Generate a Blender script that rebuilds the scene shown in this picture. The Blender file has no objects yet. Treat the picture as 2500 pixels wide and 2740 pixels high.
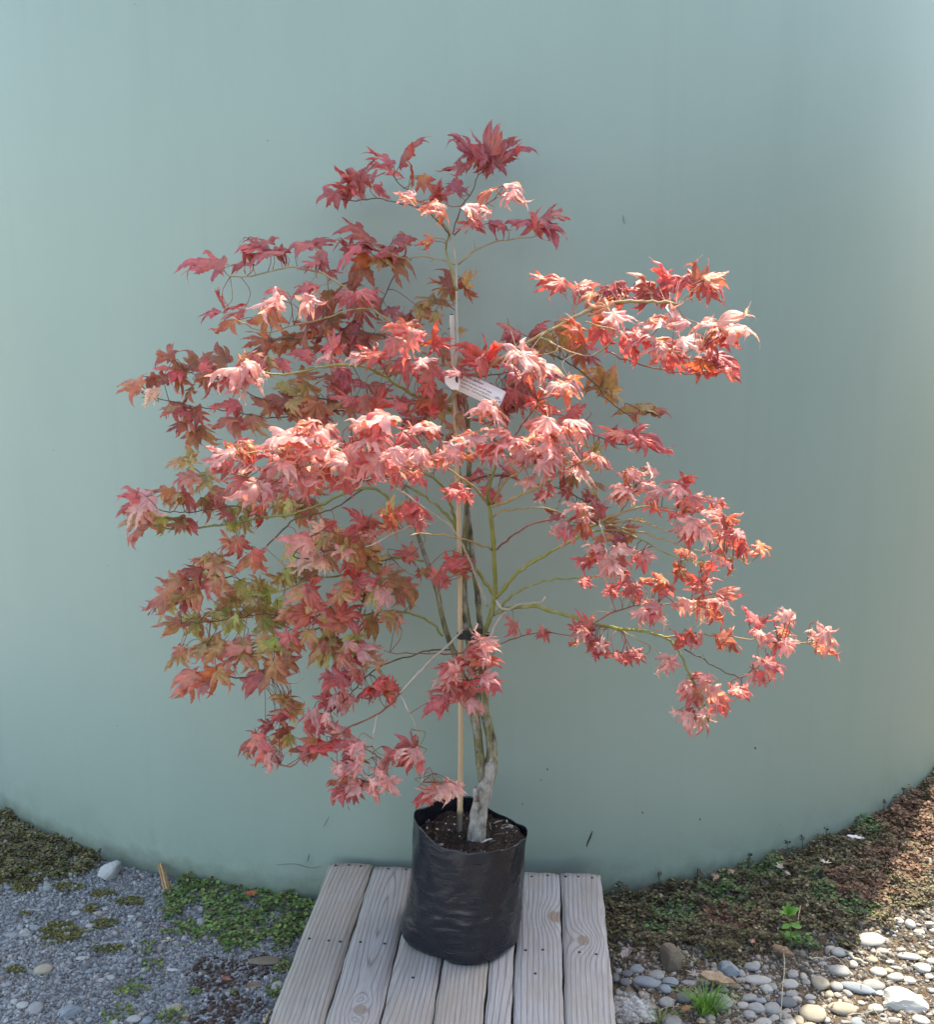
import bpy, bmesh, math, random
import numpy as np
from mathutils import Vector, Matrix
random.seed(7); rng = np.random.default_rng(7)
S = bpy.context.scene
COL = S.collection
rad = math.radians

# ------------------------------------------------------------------ camera, world, sun, exposure
F_PX, IMG_W, IMG_H = 2800.0, 2500.0, 2740.0
PITCH = math.atan(530 / F_PX)
CAM_H = 1.74
cd = bpy.data.cameras.new('camera'); cam = bpy.data.objects.new('camera', cd); COL.objects.link(cam)
cd.sensor_fit = 'AUTO'; cd.sensor_width = 36.0; cd.lens = 36.0 * F_PX / IMG_H
cd.clip_start = 0.05; cd.clip_end = 500
cam.location = (0, 0, CAM_H); cam.rotation_euler = (math.pi / 2 - PITCH, 0, 0)
S.camera = cam

SUN_EL, SUN_AZ = rad(62), rad(34)
sdir = Vector((math.sin(SUN_AZ) * math.cos(SUN_EL), math.cos(SUN_AZ) * math.cos(SUN_EL), math.sin(SUN_EL)))
w = bpy.data.worlds.new('World'); S.world = w; w.use_nodes = True
bg = w.node_tree.nodes['Background']
sky = w.node_tree.nodes.new('ShaderNodeTexSky'); sky.sky_type = 'NISHITA'; sky.sun_disc = False
sky.sun_elevation = SUN_EL; sky.sun_rotation = SUN_AZ; sky.air_density = 1.0; sky.dust_density = 2.0
w.node_tree.links.new(sky.outputs[0], bg.inputs[0]); bg.inputs[1].default_value = 0.15
sl = bpy.data.lights.new('sun', 'SUN'); sl.energy = 2.35; sl.angle = rad(0.5); sl.color = (1, 0.95, 0.87)
so = bpy.data.objects.new('sun', sl); COL.objects.link(so)
so.location = sdir * 20; so.rotation_euler = sdir.to_track_quat('Z', 'Y').to_euler()
S.view_settings.view_transform = 'Standard'; S.view_settings.look = 'None'
S.view_settings.exposure = 1.98; S.view_settings.gamma = 1.0
S.view_settings.use_white_balance = True; S.view_settings.white_balance_temperature = 7650; S.view_settings.white_balance_tint = 6
S.cycles.max_bounces = 8; S.cycles.transparent_max_bounces = 8

# ------------------------------------------------------------------ photo measurements -> metres
CP, SP = math.cos(PITCH), math.sin(PITCH)
def ray(px, py):
    x = (px - 1250) / F_PX; y = (py - 1370) / F_PX
    return x, CP - y * SP, -SP - y * CP
def at(px, py, Y):
    x, y, z = ray(px, py); t = Y / y
    return np.array([x * t, Y, CAM_H + z * t])
def on(px, py, z=0.0):
    x, y, dz = ray(px, py); t = (z - CAM_H) / dz
    return np.array([x * t, y * t, z])
def px2m(n, Y):
    return n / F_PX * Y

# ------------------------------------------------------------------ object helpers
def tag(o, label=None, cat=None, group=None, kind=None):
    if label: o['label'] = label
    if cat: o['category'] = cat
    if group: o['group'] = group
    if kind: o['kind'] = kind
    return o
def empty(name, loc, rz=0, **k):
    o = bpy.data.objects.new(name, None); COL.objects.link(o)
    o.location = loc; o.rotation_euler = (0, 0, rz); o.empty_display_size = 0.1
    return tag(o, **k)
def link(name, me, mat=None, parent=None, loc=None, smooth=None):
    o = bpy.data.objects.new(name, me); COL.objects.link(o)
    if mat and not me.materials: me.materials.append(mat)
    if smooth is not None and len(me.polygons):
        me.polygons.foreach_set('use_smooth', [smooth] * len(me.polygons))
    if parent:
        o.parent = parent
        if loc is None:
            q = parent; off = Vector((0, 0, 0))
            while q: off += q.location; q = q.parent
            o.location = -off          # mesh data written in world metres
        else: o.location = loc
    elif loc is not None: o.location = loc
    return o
def mesh(name, v, f, col=None, aux=None):
    me = bpy.data.meshes.new(name)
    v = np.asarray(v, dtype=np.float32)
    if isinstance(f, np.ndarray):
        k = f.shape[1]
        me.vertices.add(len(v)); me.vertices.foreach_set('co', v.ravel())
        me.loops.add(f.size); me.loops.foreach_set('vertex_index', f.astype(np.int32).ravel())
        me.polygons.add(len(f))
        me.polygons.foreach_set('loop_start', np.arange(0, f.size, k, dtype=np.int32))
        me.update(calc_edges=True); me.validate()
    else:
        me.from_pydata(v.tolist(), [], f); me.update()
    if col is not None:
        a = me.color_attributes.new('col', 'FLOAT_COLOR', 'POINT')
        c = np.ones((len(v), 4), dtype=np.float32); c[:, :3] = col
        a.data.foreach_set('color', c.ravel())
    if aux is not None:
        a = me.attributes.new('aux', 'FLOAT_VECTOR', 'POINT')
        a.data.foreach_set('vector', np.asarray(aux, dtype=np.float32).ravel())
    return me
class MB:
    """collects shapes for one mesh"""
    def __init__(s): s.v = []; s.f = []; s.n = 0; s.c = []
    def add(s, v, f, col=(1, 1, 1)):
        v = np.asarray(v, dtype=float)
        s.v.append(v); s.f += [tuple(int(i) + s.n for i in q) for q in f]; s.n += len(v)
        s.c.append(np.tile(np.asarray(col, dtype=float), (len(v), 1)) if np.ndim(col) == 1 else np.asarray(col))
    def build(s, name, mat, parent=None, smooth=True, loc=None):
        me = mesh(name, np.concatenate(s.v), s.f, np.concatenate(s.c))
        return link(name, me, mat, parent, loc, smooth)
def spline(pts, n):
    """Catmull-Rom through pts (k,m), resampled evenly"""
    p = np.asarray(pts, dtype=float)
    if len(p) == 2:
        t = np.linspace(0, 1, n)[:, None]; return p[0] * (1 - t) + p[1] * t
    q = np.vstack([2 * p[0] - p[1], p, 2 * p[-1] - p[-2]]); out = []
    for i in range(1, len(q) - 2):
        for t in np.linspace(0, 1, 12, endpoint=False):
            a, b, c, d = q[i - 1], q[i], q[i + 1], q[i + 2]
            out.append(0.5 * (2 * b + (c - a) * t + (2 * a - 5 * b + 4 * c - d) * t * t + (3 * b - a - 3 * c + d) * t ** 3))
    out.append(p[-1]); out = np.array(out)
    L = np.r_[0, np.cumsum(np.linalg.norm(np.diff(out[:, :3], axis=0), axis=1))]
    s = np.linspace(0, L[-1], n)
    return np.stack([np.interp(s, L, out[:, k]) for k in range(out.shape[1])], 1)
def tube(path, radii, sides=8, caps=True, rough=0.0):
    p = np.asarray(path, dtype=float); n = len(p)
    r = np.full(n, radii) if np.isscalar(radii) else np.asarray(radii, dtype=float)
    t = np.gradient(p, axis=0); t /= np.linalg.norm(t, axis=1)[:, None] + 1e-9
    u = np.cross(t[0], [0.31, 0.9, 0.2]); u /= np.linalg.norm(u)
    v = []
    for i in range(n):
        u = u - t[i] * np.dot(u, t[i]); u /= np.linalg.norm(u) + 1e-9
        b = np.cross(t[i], u)
        for k in range(sides):
            a = 2 * math.pi * k / sides
            rr = r[i] * (1 + rough * random.uniform(-1, 1))
            v.append(p[i] + rr * (math.cos(a) * u + math.sin(a) * b))
    f = [(i * sides + k, i * sides + (k + 1) % sides, (i + 1) * sides + (k + 1) % sides, (i + 1) * sides + k)
         for i in range(n - 1) for k in range(sides)]
    if caps: f += [tuple(range(sides))[::-1], tuple((n - 1) * sides + k for k in range(sides))]
    return np.array(v), f
def box(cx, cy, cz, sx, sy, sz):
    v = [(cx + a * sx / 2, cy + b * sy / 2, cz + c * sz / 2) for a in (-1, 1) for b in (-1, 1) for c in (-1, 1)]
    return np.array(v), [(0, 1, 3, 2), (4, 6, 7, 5), (0, 4, 5, 1), (2, 3, 7, 6), (0, 2, 6, 4), (1, 5, 7, 3)]
def bevel(o, wd, seg=2):
    m = o.modifiers.new('bevel', 'BEVEL'); m.width = wd; m.segments = seg; m.limit_method = 'ANGLE'
def vnoise(p, seed=0):
    """smooth value noise of an (n,2|3) array, -1..1"""
    p = np.asarray(p, dtype=float); out = np.zeros(len(p)); r = np.random.default_rng(seed)
    for k in range(6):
        d = r.normal(size=p.shape[1]); d /= np.linalg.norm(d)
        out += np.sin(p @ d * r.uniform(0.7, 1.6) * 6.283 + r.uniform(0, 6.283))
    return out / 3.0

# ------------------------------------------------------------------ material helpers
class NT:
    def __init__(s, name):
        s.m = bpy.data.materials.new(name); s.m.use_nodes = True
        s.t = s.m.node_tree; s.b = s.t.nodes['Principled BSDF']; s.out = s.t.nodes['Material Output']
    def n(s, typ, ins=None, **props):
        q = s.t.nodes.new('ShaderNode' + typ)
        for k, v in props.items(): setattr(q, k, v)
        for k, v in (ins or {}).items(): s.set(q.inputs[k], v)
        return q
    def set(s, sock, v):
        if hasattr(v, 'is_output'): s.t.links.new(v, sock)
        elif hasattr(v, 'outputs'): s.t.links.new(v.outputs[0], sock)
        else:
            if isinstance(v, tuple) and len(v) == 3 and sock.type == 'RGBA': v = (*v, 1)
            sock.default_value = v
    def math(s, op, a, b=0.0, c=0.0):
        q = s.n('Math', operation=op); s.set(q.inputs[0], a); s.set(q.inputs[1], b); s.set(q.inputs[2], c); return q.outputs[0]
    def mix(s, fac, a, b, typ='MIX'):
        q = s.n('Mix', data_type='RGBA', blend_type=typ); s.set(q.inputs[0], fac); s.set(q.inputs[6], a); s.set(q.inputs[7], b); return q.outputs[2]
    def ramp(s, fac, stops):
        q = s.n('ValToRGB'); s.set(q.inputs[0], fac); e = q.color_ramp.elements
        while len(e) < len(stops): e.new(0.5)
        for i, (p, c) in enumerate(stops):
            e[i].position = p; e[i].color = (*c, 1) if isinstance(c, tuple) else (c, c, c, 1)
        return q.outputs[0]
    def noise(s, vec, scale, detail=4, rough=0.55, out=0, dist=0.0):
        q = s.n('TexNoise', {'Vector': vec, 'Scale': scale, 'Detail': detail, 'Roughness': rough, 'Distortion': dist}); return q.outputs[out]
    def obj(s): return s.n('TexCoord').outputs['Object']
    def scale(s, vec, sc, loc=(0, 0, 0)):
        q = s.n('Mapping', {'Vector': vec}); q.inputs['Scale'].default_value = sc; q.inputs['Location'].default_value = loc; return q.outputs[0]
    def attr(s, name, out=0): return s.n('Attribute', attribute_name=name).outputs[out]
    def bump(s, h, strength=0.3, dist=0.002):
        q = s.n('Bump', {'Height': h, 'Strength': strength, 'Distance': dist}); s.set(s.b.inputs['Normal'], q); return q
    def p(s, **k):
        for a, v in k.items(): s.set(s.b.inputs[a.replace('_', ' ')], v)
        return s
def simple(name, c, r=0.6, bump=0, sc=60, var=0.25):
    t = NT(name); v = t.obj(); nz = t.noise(v, sc, 5)
    t.p(Base_Color=t.mix(nz, tuple(x * (1 - var) for x in c), tuple(min(1, x * (1 + var)) for x in c)), Roughness=r)
    if bump: t.bump(nz, bump)
    return t.m
def vcol(name, r=0.7, sc=90, var=0.35, bump=0.25, spec=0.4, dist=0.002):
    """colour of each piece from its own colour attribute, broken up by fine noise"""
    t = NT(name); v = t.obj(); nz = t.noise(v, sc, 6, 0.65)
    k = t.ramp(nz, [(0.25, 1 - var), (0.75, 1 + var * 0.6)])
    t.p(Base_Color=t.mix(1.0, t.attr('col'), k, 'MULTIPLY'), Roughness=r, Specular_IOR_Level=spec)
    if bump: t.bump(nz, bump, dist)
    return t.m

# ------------------------------------------------------------------ ground
TCX, TCY, TR, TH = -0.052, 5.289, 2.4265, 2.80
def ground_z(x, y):
    q = np.stack([x, y], -1).reshape(-1, 2)
    z = 0.006 * vnoise(q * 1.1, 3) + 0.003 * vnoise(q * 4.0, 4)
    d = np.hypot(q[:, 0] - TCX, q[:, 1] - TCY) - TR
    bank = np.clip((q[:, 0] - 0.5) / 0.9, 0, 1) * np.clip(1 - d / 0.7, 0, 1)
    return (z + 0.05 * bank - 0.008).reshape(np.shape(x))
t = NT('gravel_ground'); v = t.obj()
vor = t.n('TexVoronoi', {'Vector': v, 'Scale': 150.0}); cc = vor.outputs['Color']; dd = vor.outputs['Distance']
lum = t.n('SeparateColor', {0: cc}).outputs[0]
grey = t.ramp(lum, [(0.0, (0.10, 0.105, 0.115)), (0.6, (0.22, 0.23, 0.25)), (1.0, (0.42, 0.42, 0.42))])
dirt = t.ramp(t.noise(v, 45, 8, 0.7), [(0.3, (0.05, 0.036, 0.025)), (0.6, (0.13, 0.095, 0.065)), (0.8, (0.25, 0.2, 0.15))])
sx = t.n('SeparateXYZ', {0: v}).outputs[0]
msk = t.ramp(t.math('ADD', t.math('MULTIPLY_ADD', sx, 2.0, -0.2), t.math('MULTIPLY', t.noise(v, 3, 4), 0.8)), [(0.3, 0.0), (0.75, 1.0)])
t.p(Base_Color=t.mix(msk, grey, dirt), Roughness=0.9, Specular_IOR_Level=0.2)
t.bump(t.math('ADD', t.math('MULTIPLY', dd, -1.0), t.noise(v, 60, 6)), 0.6, 0.006)
gx = np.r_[[-60, -20, -8, -4], np.linspace(-2.4, 2.4, 97), [4, 8, 20, 60]]
gy = np.r_[[-60, -20, -8, -3, 0, 1], np.linspace(1.6, 4.2, 53), [5, 6.5, 9, 15, 30, 60]]
X, Y = np.meshgrid(gx, gy); Z = ground_z(X, Y) * ((np.abs(X) < 3) & (Y > 1) & (Y < 4.5))
nx = len(gx)
q = np.array([(j * nx + i, j * nx + i + 1, (j + 1) * nx + i + 1, (j + 1) * nx + i) for j in range(len(gy) - 1) for i in range(nx - 1)])
tag(link('ground', mesh('ground', np.stack([X, Y, Z], -1).reshape(-1, 3), q), t.m, smooth=True), kind='structure')

# ------------------------------------------------------------------ water tank
t = NT('sage_plastic'); v = t.obj()
fine = t.noise(v, 260, 3, 0.6); big = t.noise(v, 1.1, 4, 0.5)
base = t.mix(big, (0.310, 0.383, 0.322), (0.330, 0.403, 0.342))
sepv = t.n('SeparateXYZ', {0: v})
# vertical run-off streaks
st = t.noise(t.scale(v, (9, 9, 0.35)), 1.6, 5, 0.6)
base = t.mix(t.math('MULTIPLY', t.ramp(st, [(0.52, 0.0), (0.75, 1.0)]), 0.12), base, (0.20, 0.25, 0.21))
# specks of dirt
sp = t.n('TexVoronoi', {'Vector': v, 'Scale': 11.0}); spk = t.n('SeparateColor', {0: sp.outputs['Color']}).outputs[1]
dot = t.math('MULTIPLY', t.math('LESS_THAN', sp.outputs['Distance'], 0.022), t.math('GREATER_THAN', spk, 0.82))
base = t.mix(t.math('MULTIPLY', dot, 0.75), base, (0.06, 0.07, 0.06))
# splash of soil low down on the wall
low = t.ramp(sepv.outputs[2], [(0.0, 1.0), (0.22, 0.0)])
spl = t.math('MULTIPLY', low, t.ramp(t.noise(v, 14, 6, 0.7), [(0.42, 0.0), (0.75, 1.0)]))
base = t.mix(t.math('MULTIPLY', spl, 0.5), base, (0.15, 0.155, 0.10))
foot = t.ramp(t.math('ADD', sepv.outputs[2], t.math('MULTIPLY', t.noise(v, 18, 5, .7), 0.09)), [(0.04, 0.7), (0.12, 0.0)])  # dirt and algae line, darkened to paint in the contact shadow at the base
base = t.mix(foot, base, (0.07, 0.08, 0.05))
pat = t.noise(t.scale(v, (2.2, 2.2, 1.1)), 1.3, 6, 0.62)
base = t.mix(t.math('MULTIPLY', t.ramp(pat, [(0.45, 0.0), (0.7, 1.0)]), 0.16), base, (0.23, 0.30, 0.245))
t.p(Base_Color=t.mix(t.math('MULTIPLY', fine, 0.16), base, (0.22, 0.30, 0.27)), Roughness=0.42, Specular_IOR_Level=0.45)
t.bump(t.math('ADD', fine, t.math('MULTIPLY', t.noise(v, 7, 3), 1.5)), 0.12, 0.002)
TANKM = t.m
tank = empty('water_tank', (TCX, TCY, 0), label='large round sage green plastic water tank standing behind the potted maple', cat='water tank')
prof = [(TR, -0.05), (TR, 0.4), (TR, 1.2), (TR, 2.0), (TR, TH - 0.03), (TR - 0.008, TH - 0.01), (TR - 0.03, TH)]
N = 160
vv = [(r * math.cos(2 * math.pi * k / N), r * math.sin(2 * math.pi * k / N), z) for r, z in prof for k in range(N)]
ff = [(i * N + k, i * N + (k + 1) % N, (i + 1) * N + (k + 1) % N, (i + 1) * N + k) for i in range(len(prof) - 1) for k in range(N)]
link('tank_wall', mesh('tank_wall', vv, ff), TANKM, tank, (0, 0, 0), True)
prof = [(TR - 0.03, TH), (TR * 0.8, TH + 0.10), (TR * 0.5, TH + 0.19), (0.3, TH + 0.24), (0.02, TH + 0.24)]
vv = [(r * math.cos(2 * math.pi * k / N), r * math.sin(2 * math.pi * k / N), z) for r, z in prof for k in range(N)]
ff = [(i * N + k, i * N + (k + 1) % N, (i + 1) * N + (k + 1) % N, (i + 1) * N + k) for i in range(len(prof) - 1) for k in range(N)]
link('tank_roof', mesh('tank_roof', vv, ff), TANKM, tank, (0, 0, 0), True)
def tank_pt(px, py, off=0.0012):
    x, y, z = ray(px, py)
    a = x * x + y * y; b = -2 * (x * TCX + y * TCY); c = TCX ** 2 + TCY ** 2 - (TR + off) ** 2
    s = (-b - math.sqrt(b * b - 4 * a * c)) / (2 * a)
    return np.array([x * s, y * s, CAM_H + z * s])
scm = simple('scuff_black', (0.035, 0.04, 0.04), 0.8)
scl = simple('scratch_grey', (0.17, 0.205, 0.18), 0.8)
def mark(pts, wpx, name='scuff_mark'):
    b = MB(); P = np.array([tank_pt(*p) for p in spline(np.array(pts, float), 12)])
    b.add(*tube(P, np.array([px2m(wpx * .7, 2.9) * (0.35 + 0.65 * math.sin(math.pi * (i + 0.5) / 12)) * random.uniform(0.7, 1.2) for i in range(12)]) * 0.5, 6))
    return b.build(name, scl if name == 'scratch' else scm, tank)
mark([(1586, 2224), (1580, 2240), (1574, 2254), (1571, 2266)], 8)
for (x, y, s) in [(1874, 2190, 5), (1720, 2172, 5), (1398, 2150, 4), (2022, 1999, 6), (1448, 2085, 4), (1465, 2056, 5)]:
    mark([(x, y), (x + 1, y + s)], s)
mark([(1668, 575), (1672, 600)], 3, 'scratch'); mark([(865, 2215), (872, 2200), (880, 2185)], 2.5, 'scratch')
mark([(740, 2314), (790, 2312), (830, 2322), (860, 2318)], 3, 'scratch'); mark([(827, 2285), (822, 2305)], 3, 'scratch')

# ------------------------------------------------------------------ pallet
PZ = 0.15
def wood(name, u0, d0, slope, knots, tint, seed):
    t = NT(name); v = t.obj(); s = t.n('SeparateXYZ', {0: v}); x, y = s.outputs[0], s.outputs[1]
    vs = t.scale(v, (1, 1, 1), (seed * 3.1, seed * 1.7, 0))
    n1 = t.noise(t.scale(vs, (5, 1.3, 1)), 1.0, 3, 0.5)
    d = t.math('ADD', t.math('MULTIPLY_ADD', y, slope, d0), t.math('MULTIPLY_ADD', n1, 0.05, -0.025))
    km = 0.0; xs = t.math('SUBTRACT', x, u0)
    for kx, ky, kr in knots:
        dx = t.math('SUBTRACT', x, kx); dy = t.math('MULTIPLY', t.math('SUBTRACT', y, ky), 0.75)
        q = t.math('ADD', t.math('MULTIPLY', dx, dx), t.math('MULTIPLY', dy, dy))
        g = t.math('POWER', 2.718, t.math('MULTIPLY', q, -1 / (2 * (kr * 1.5) ** 2)))
        d = t.math('ADD', d, t.math('MULTIPLY', g, 0.055))
        kk = t.ramp(t.math('DIVIDE', t.math('ADD', t.math('SQRT', q), t.math('MULTIPLY_ADD', t.noise(v, 60, 3), 0.012, -0.006)), kr), [(0.7, 1.0), (1.0, 0.0)])
        km = t.math('MAXIMUM', km, kk)
    r = t.math('SQRT', t.math('ADD', t.math('MULTIPLY', xs, xs), t.math('MULTIPLY', d, d)))
    ring = t.math('FRACT', t.math('MULTIPLY_ADD', r, 88.0, t.math('MULTIPLY', t.noise(t.scale(vs, (40, 4, 1)), 1.0, 3), 0.55)))
    fine = t.noise(t.scale(vs, (420, 9, 1)), 1.0, 5, 0.7)
    mid = t.noise(t.scale(vs, (70, 2.2, 1)), 1.0, 4, 0.6)
    blot = t.noise(t.scale(vs, (9, 4, 1)), 1.0, 4, 0.6)
    c = t.ramp(ring, [(0.0, (0.37, 0.345, 0.325)), (0.16, (0.42, 0.395, 0.375)), (0.70, (0.435, 0.405, 0.385)), (0.90, (0.24, 0.215, 0.20)), (1.0, (0.34, 0.315, 0.30))])
    c = t.mix(0.75, t.mix(1.0, c, t.ramp(mid, [(0.3, 0.75), (0.7, 1.15)]), 'MULTIPLY'), c)
    c = t.mix(1.0, c, t.ramp(fine, [(0.28, 0.62), (0.6, 1.08)]), 'MULTIPLY')
    c = t.mix(t.ramp(blot, [(0.45, 0.0), (0.75, 0.6)]), c, (0.33, 0.265, 0.205))
    c = t.mix(1.0, c, tint, 'MULTIPLY')
    if knots:
        c = t.mix(t.math('MULTIPLY', km, 0.6), c, t.ramp(fine, [(0.3, (0.17, 0.105, 0.06)), (0.7, (0.30, 0.2, 0.125))]))
    t.p(Base_Color=c, Roughness=0.85, Specular_IOR_Level=0.25)
    t.bump(t.math('ADD', t.math('MULTIPLY', ring, -0.35), t.math('ADD', fine, mid)), 0.55, 0.0018)
    return t.m
# board edges: back edge and front edge (photo pixels) on the deck plane
back = [(882, 2307), (993, 2315), (1108, 2322), (1215, 2325), (1322, 2331), (1384, 2333), (1497, 2336), (1611, 2340)]
front = [(714, 2740), (874, 2740), (1021, 2740), (1165, 2740), (1303, 2740), (1374, 2740), (1515.5, 2740), (1653, 2740)]
BA = np.array([on(x, y, PZ)[:2] for x, y in back]); FA = np.array([on(x, y, PZ)[:2] for x, y in front])
axis = (BA[7] + BA[0] - FA[7] - FA[0]); axis /= np.linalg.norm(axis); yaw = math.atan2(-axis[0], axis[1])
side = np.array([axis[1], -axis[0]])
org = BA[0]
def uv(p): q = np.asarray(p)[:2] - org; return float(q @ side), float(q @ axis)
eds = [(uv(b)[0] + uv(f)[0]) / 2 for b, f in zip(BA, FA)]
vb = [uv(b)[1] for b in BA]
pallet = empty('wooden_pallet', (org[0], org[1], 0), yaw, label='weathered grey timber pallet that the black planter bag stands on', cat='pallet')
params = [(0.10, 0.05, 0.09, [], (1.0, 0.95, 0.88)), (0.005, 0.014, 0.06, [(0.012, -0.64, 0.016)], (1.02, 1.0, 1.0)), (-0.06, 0.03, 0.09, [], (1, 0.98, 0.97)),
          (0.09, 0.03, 0.05, [], (1.0, 0.95, 0.90)), (0.05, 0.06, 0.03, [], (1.0, 1.0, 1.02)), (-0.10, 0.05, 0.02, [(0.044, -0.22, 0.023)], (0.97, 1.0, 1.05)), (0.075, 0.04, 0.02, [(-0.006, -0.33, 0.02)], (0.98, 1.0, 1.04))]
boards = []; LEN = 1.0
for i in range(7):
    u0, u1 = eds[i] + 0.0022, eds[i + 1] - 0.0022
    vt = (vb[i] + vb[i + 1]) / 2 + (0.004, -0.002, 0.001, 0.003, 0.0, -0.001, 0.002)[i]
    cx = (u0 + u1) / 2; wdt = u1 - u0; T = 0.022
    # top grid with gentle cup and worn edges
    b = MB(); nu, nv = 7, 41; vs_ = []
    for j in range(nv):
        for k in range(nu):
            a = k / (nu - 1) * 2 - 1; yy = -LEN + LEN * j / (nv - 1)
            ex = 0.0011 * math.sin(yy * 23 + i * 2) + 0.0008 * math.sin(yy * 61 + i)
            vs_.append((a * wdt / 2 + ex * (abs(a) == 1), yy + (0.002 * math.sin(k * 2.1 + i) if j == nv - 1 else 0), -0.0012 * a * a - 0.0022 * (abs(a) == 1)))
    fs = [(j * nu + k, j * nu + k + 1, (j + 1) * nu + k + 1, (j + 1) * nu + k) for j in range(nv - 1) for k in range(nu - 1)]
    n0 = len(vs_)
    edge = [k for k in range(nu)] + [j * nu + nu - 1 for j in range(1, nv)] + [(nv - 1) * nu + k for k in range(nu - 2, -1, -1)] + [j * nu for j in range(nv - 2, 0, -1)]
    for e in edge: vs_.append((vs_[e][0], vs_[e][1], -T))
    m_ = len(edge)
    fs += [(edge[k], n0 + k, n0 + (k + 1) % m_, edge[(k + 1) % m_]) for k in range(m_)]
    fs.append(tuple(n0 + k for k in range(m_))[::1])
    b.add(vs_, fs)
    o = b.build('deck_board', wood('weathered_timber_%d' % i, *params[i], i + 1), pallet, True, loc=(cx, vt, PZ))
    me = o.data
    for p_ in me.polygons: p_.use_smooth = p_.index < (nv - 1) * (nu - 1)
    boards.append((o, cx, vt))
bm_ = simple('bearer_timber', (0.2, 0.18, 0.16), 0.85, 0.3, 40)
for vq in (-0.05, -0.42, -0.9):
    b = MB(); b.add(*box((eds[0] + eds[7]) / 2, vq, 0.068, eds[7] - eds[0] - 0.03, 0.09, 0.118)); o = b.build('bearer', bm_, pallet, False, loc=(0, 0, 0)); bevel(o, 0.004)
nail_m = simple('rusty_nail', (0.03, 0.027, 0.027), 0.6)
nv_, nf_ = tube([(0, 0, -0.004), (0, 0, 0.0008), (0, 0, 0.0014)], [0.0042, 0.0042, 0.0028], 10)
nme = mesh('nail', nv_, nf_)
for (x, y) in [(365, 433), (430, 432), (488, 437), (625, 450), (710, 452), (1330, 487), (1410, 483), (1498, 487), (1560, 488), (1628, 494), (235, 793), (330, 803), (387, 808),
               (487, 810), (605, 818), (730, 823), (1300, 850), (1385, 848), (1565, 860), (1648, 870), (1348, 965), (745, 985)]:
    pu, pv = uv(on(700 + x * 0.5438, 2080 + y * 0.5438, PZ))
    bi = max(0, min(6, int(np.searchsorted(eds, pu)) - 1)); o, cx, vt = boards[bi]
    link('nail', nme, nail_m, o, (pu - cx, pv - vt, -0.0004), True)

# added unseen hedge standing off to the right of the view; it keeps the sky off that side of the tank
t = NT('blocker_leaf'); v = t.obj()
t.p(Base_Color=t.ramp(t.noise(v, 3.0, 6, .7), [(0.3, (0.02, 0.035, 0.012)), (0.7, (0.05, 0.075, 0.025))]), Roughness=.6)
hv, hf = [], []
n_ = 60000; hp = np.stack([rng.uniform(3.8, 4.8, n_), rng.uniform(-5.5, 2.6, n_), rng.uniform(0, 3.0, n_)], 1)
face = rng.integers(0, 3, n_); hp[face < 2, 0] = 3.8 + rng.exponential(.12, (face < 2).sum()) - .12 * np.abs(vnoise(hp[face < 2] * .8, 5)); hp[face == 2, 2] = 3.0 - rng.exponential(.1, (face == 2).sum())
d1 = rng.normal(size=(n_, 3)); d1 /= np.linalg.norm(d1, axis=1)[:, None]; d2 = np.cross(d1, rng.normal(size=(n_, 3))); d2 /= np.linalg.norm(d2, axis=1)[:, None]
q4 = np.stack([hp - d1 * .06, hp + d2 * .03, hp + d1 * .06, hp - d2 * .03], 1).reshape(-1, 3)
blocker = empty('blocker', (4.3, -1.4, 0), label='added unseen leafy hedge standing to the right of the tank and pallet', cat='blocker')
link('foliage', mesh('foliage', q4, np.arange(n_ * 4).reshape(-1, 4)), t.m, blocker, None, False)
b = MB(); b.add(*box(4.35, -1.45, 1.4, .7, 7.9, 2.8)); b.build('blocker_core', simple('blocker_core_dark', (.02, .025, .012), .9), blocker, False)

# ------------------------------------------------------------------ planter bag with soil
BX, BY = 0.004, 2.475
bag = empty('planter_bag', (BX, BY, PZ), label='black plastic planter bag full of dark soil holding the maple', cat='planter bag')
t = NT('black_polythene'); v = t.obj()
wr = t.noise(t.scale(v, (7, 7, 30)), 1.0, 4, 0.5, dist=1.0); wr2 = t.noise(t.scale(v, (22, 22, 90)), 1.0, 3, 0.6)
crk = t.noise(v, 30, 8, 0.75)
t.p(Base_Color=t.mix(t.ramp(crk, [(0.55, 0.0), (0.8, 0.6)]), (0.010, 0.0115, 0.017), (0.042, 0.043, 0.05)),
    Roughness=t.ramp(crk, [(0.3, 0.20), (0.7, 0.40)]), Specular_IOR_Level=0.6)
diag = t.noise(t.scale(v, (9, 9, 16)), 1.0, 4, 0.55, dist=1.4)
zz = t.n('SeparateXYZ', {0: v}).outputs[2]
lowm = t.ramp(t.math('MULTIPLY_ADD', zz, 3.0, -0.45), [(0.25, 1.0), (0.75, 0.22)])
t.bump(t.math('ADD', t.math('MULTIPLY', t.math('ADD', t.math('MULTIPLY', wr, 1.0), t.math('MULTIPLY', wr2, 0.25)), lowm), t.math('MULTIPLY', diag, .8)), 0.62, 0.008)
BAGM = t.m
rim_t = np.array([-90, -60, -30, 0, 25, 45, 65, 90, 115, 140, 165, 180, 200, 215, 235, 252, 270]); rim_z = np.array([.461, .456, .446, .434, .427, .424, .438, .466, .470, .470, .482, .492, .490, .487, .470, .463, .461])
nth, nz = 144, 60; vv = []
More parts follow.
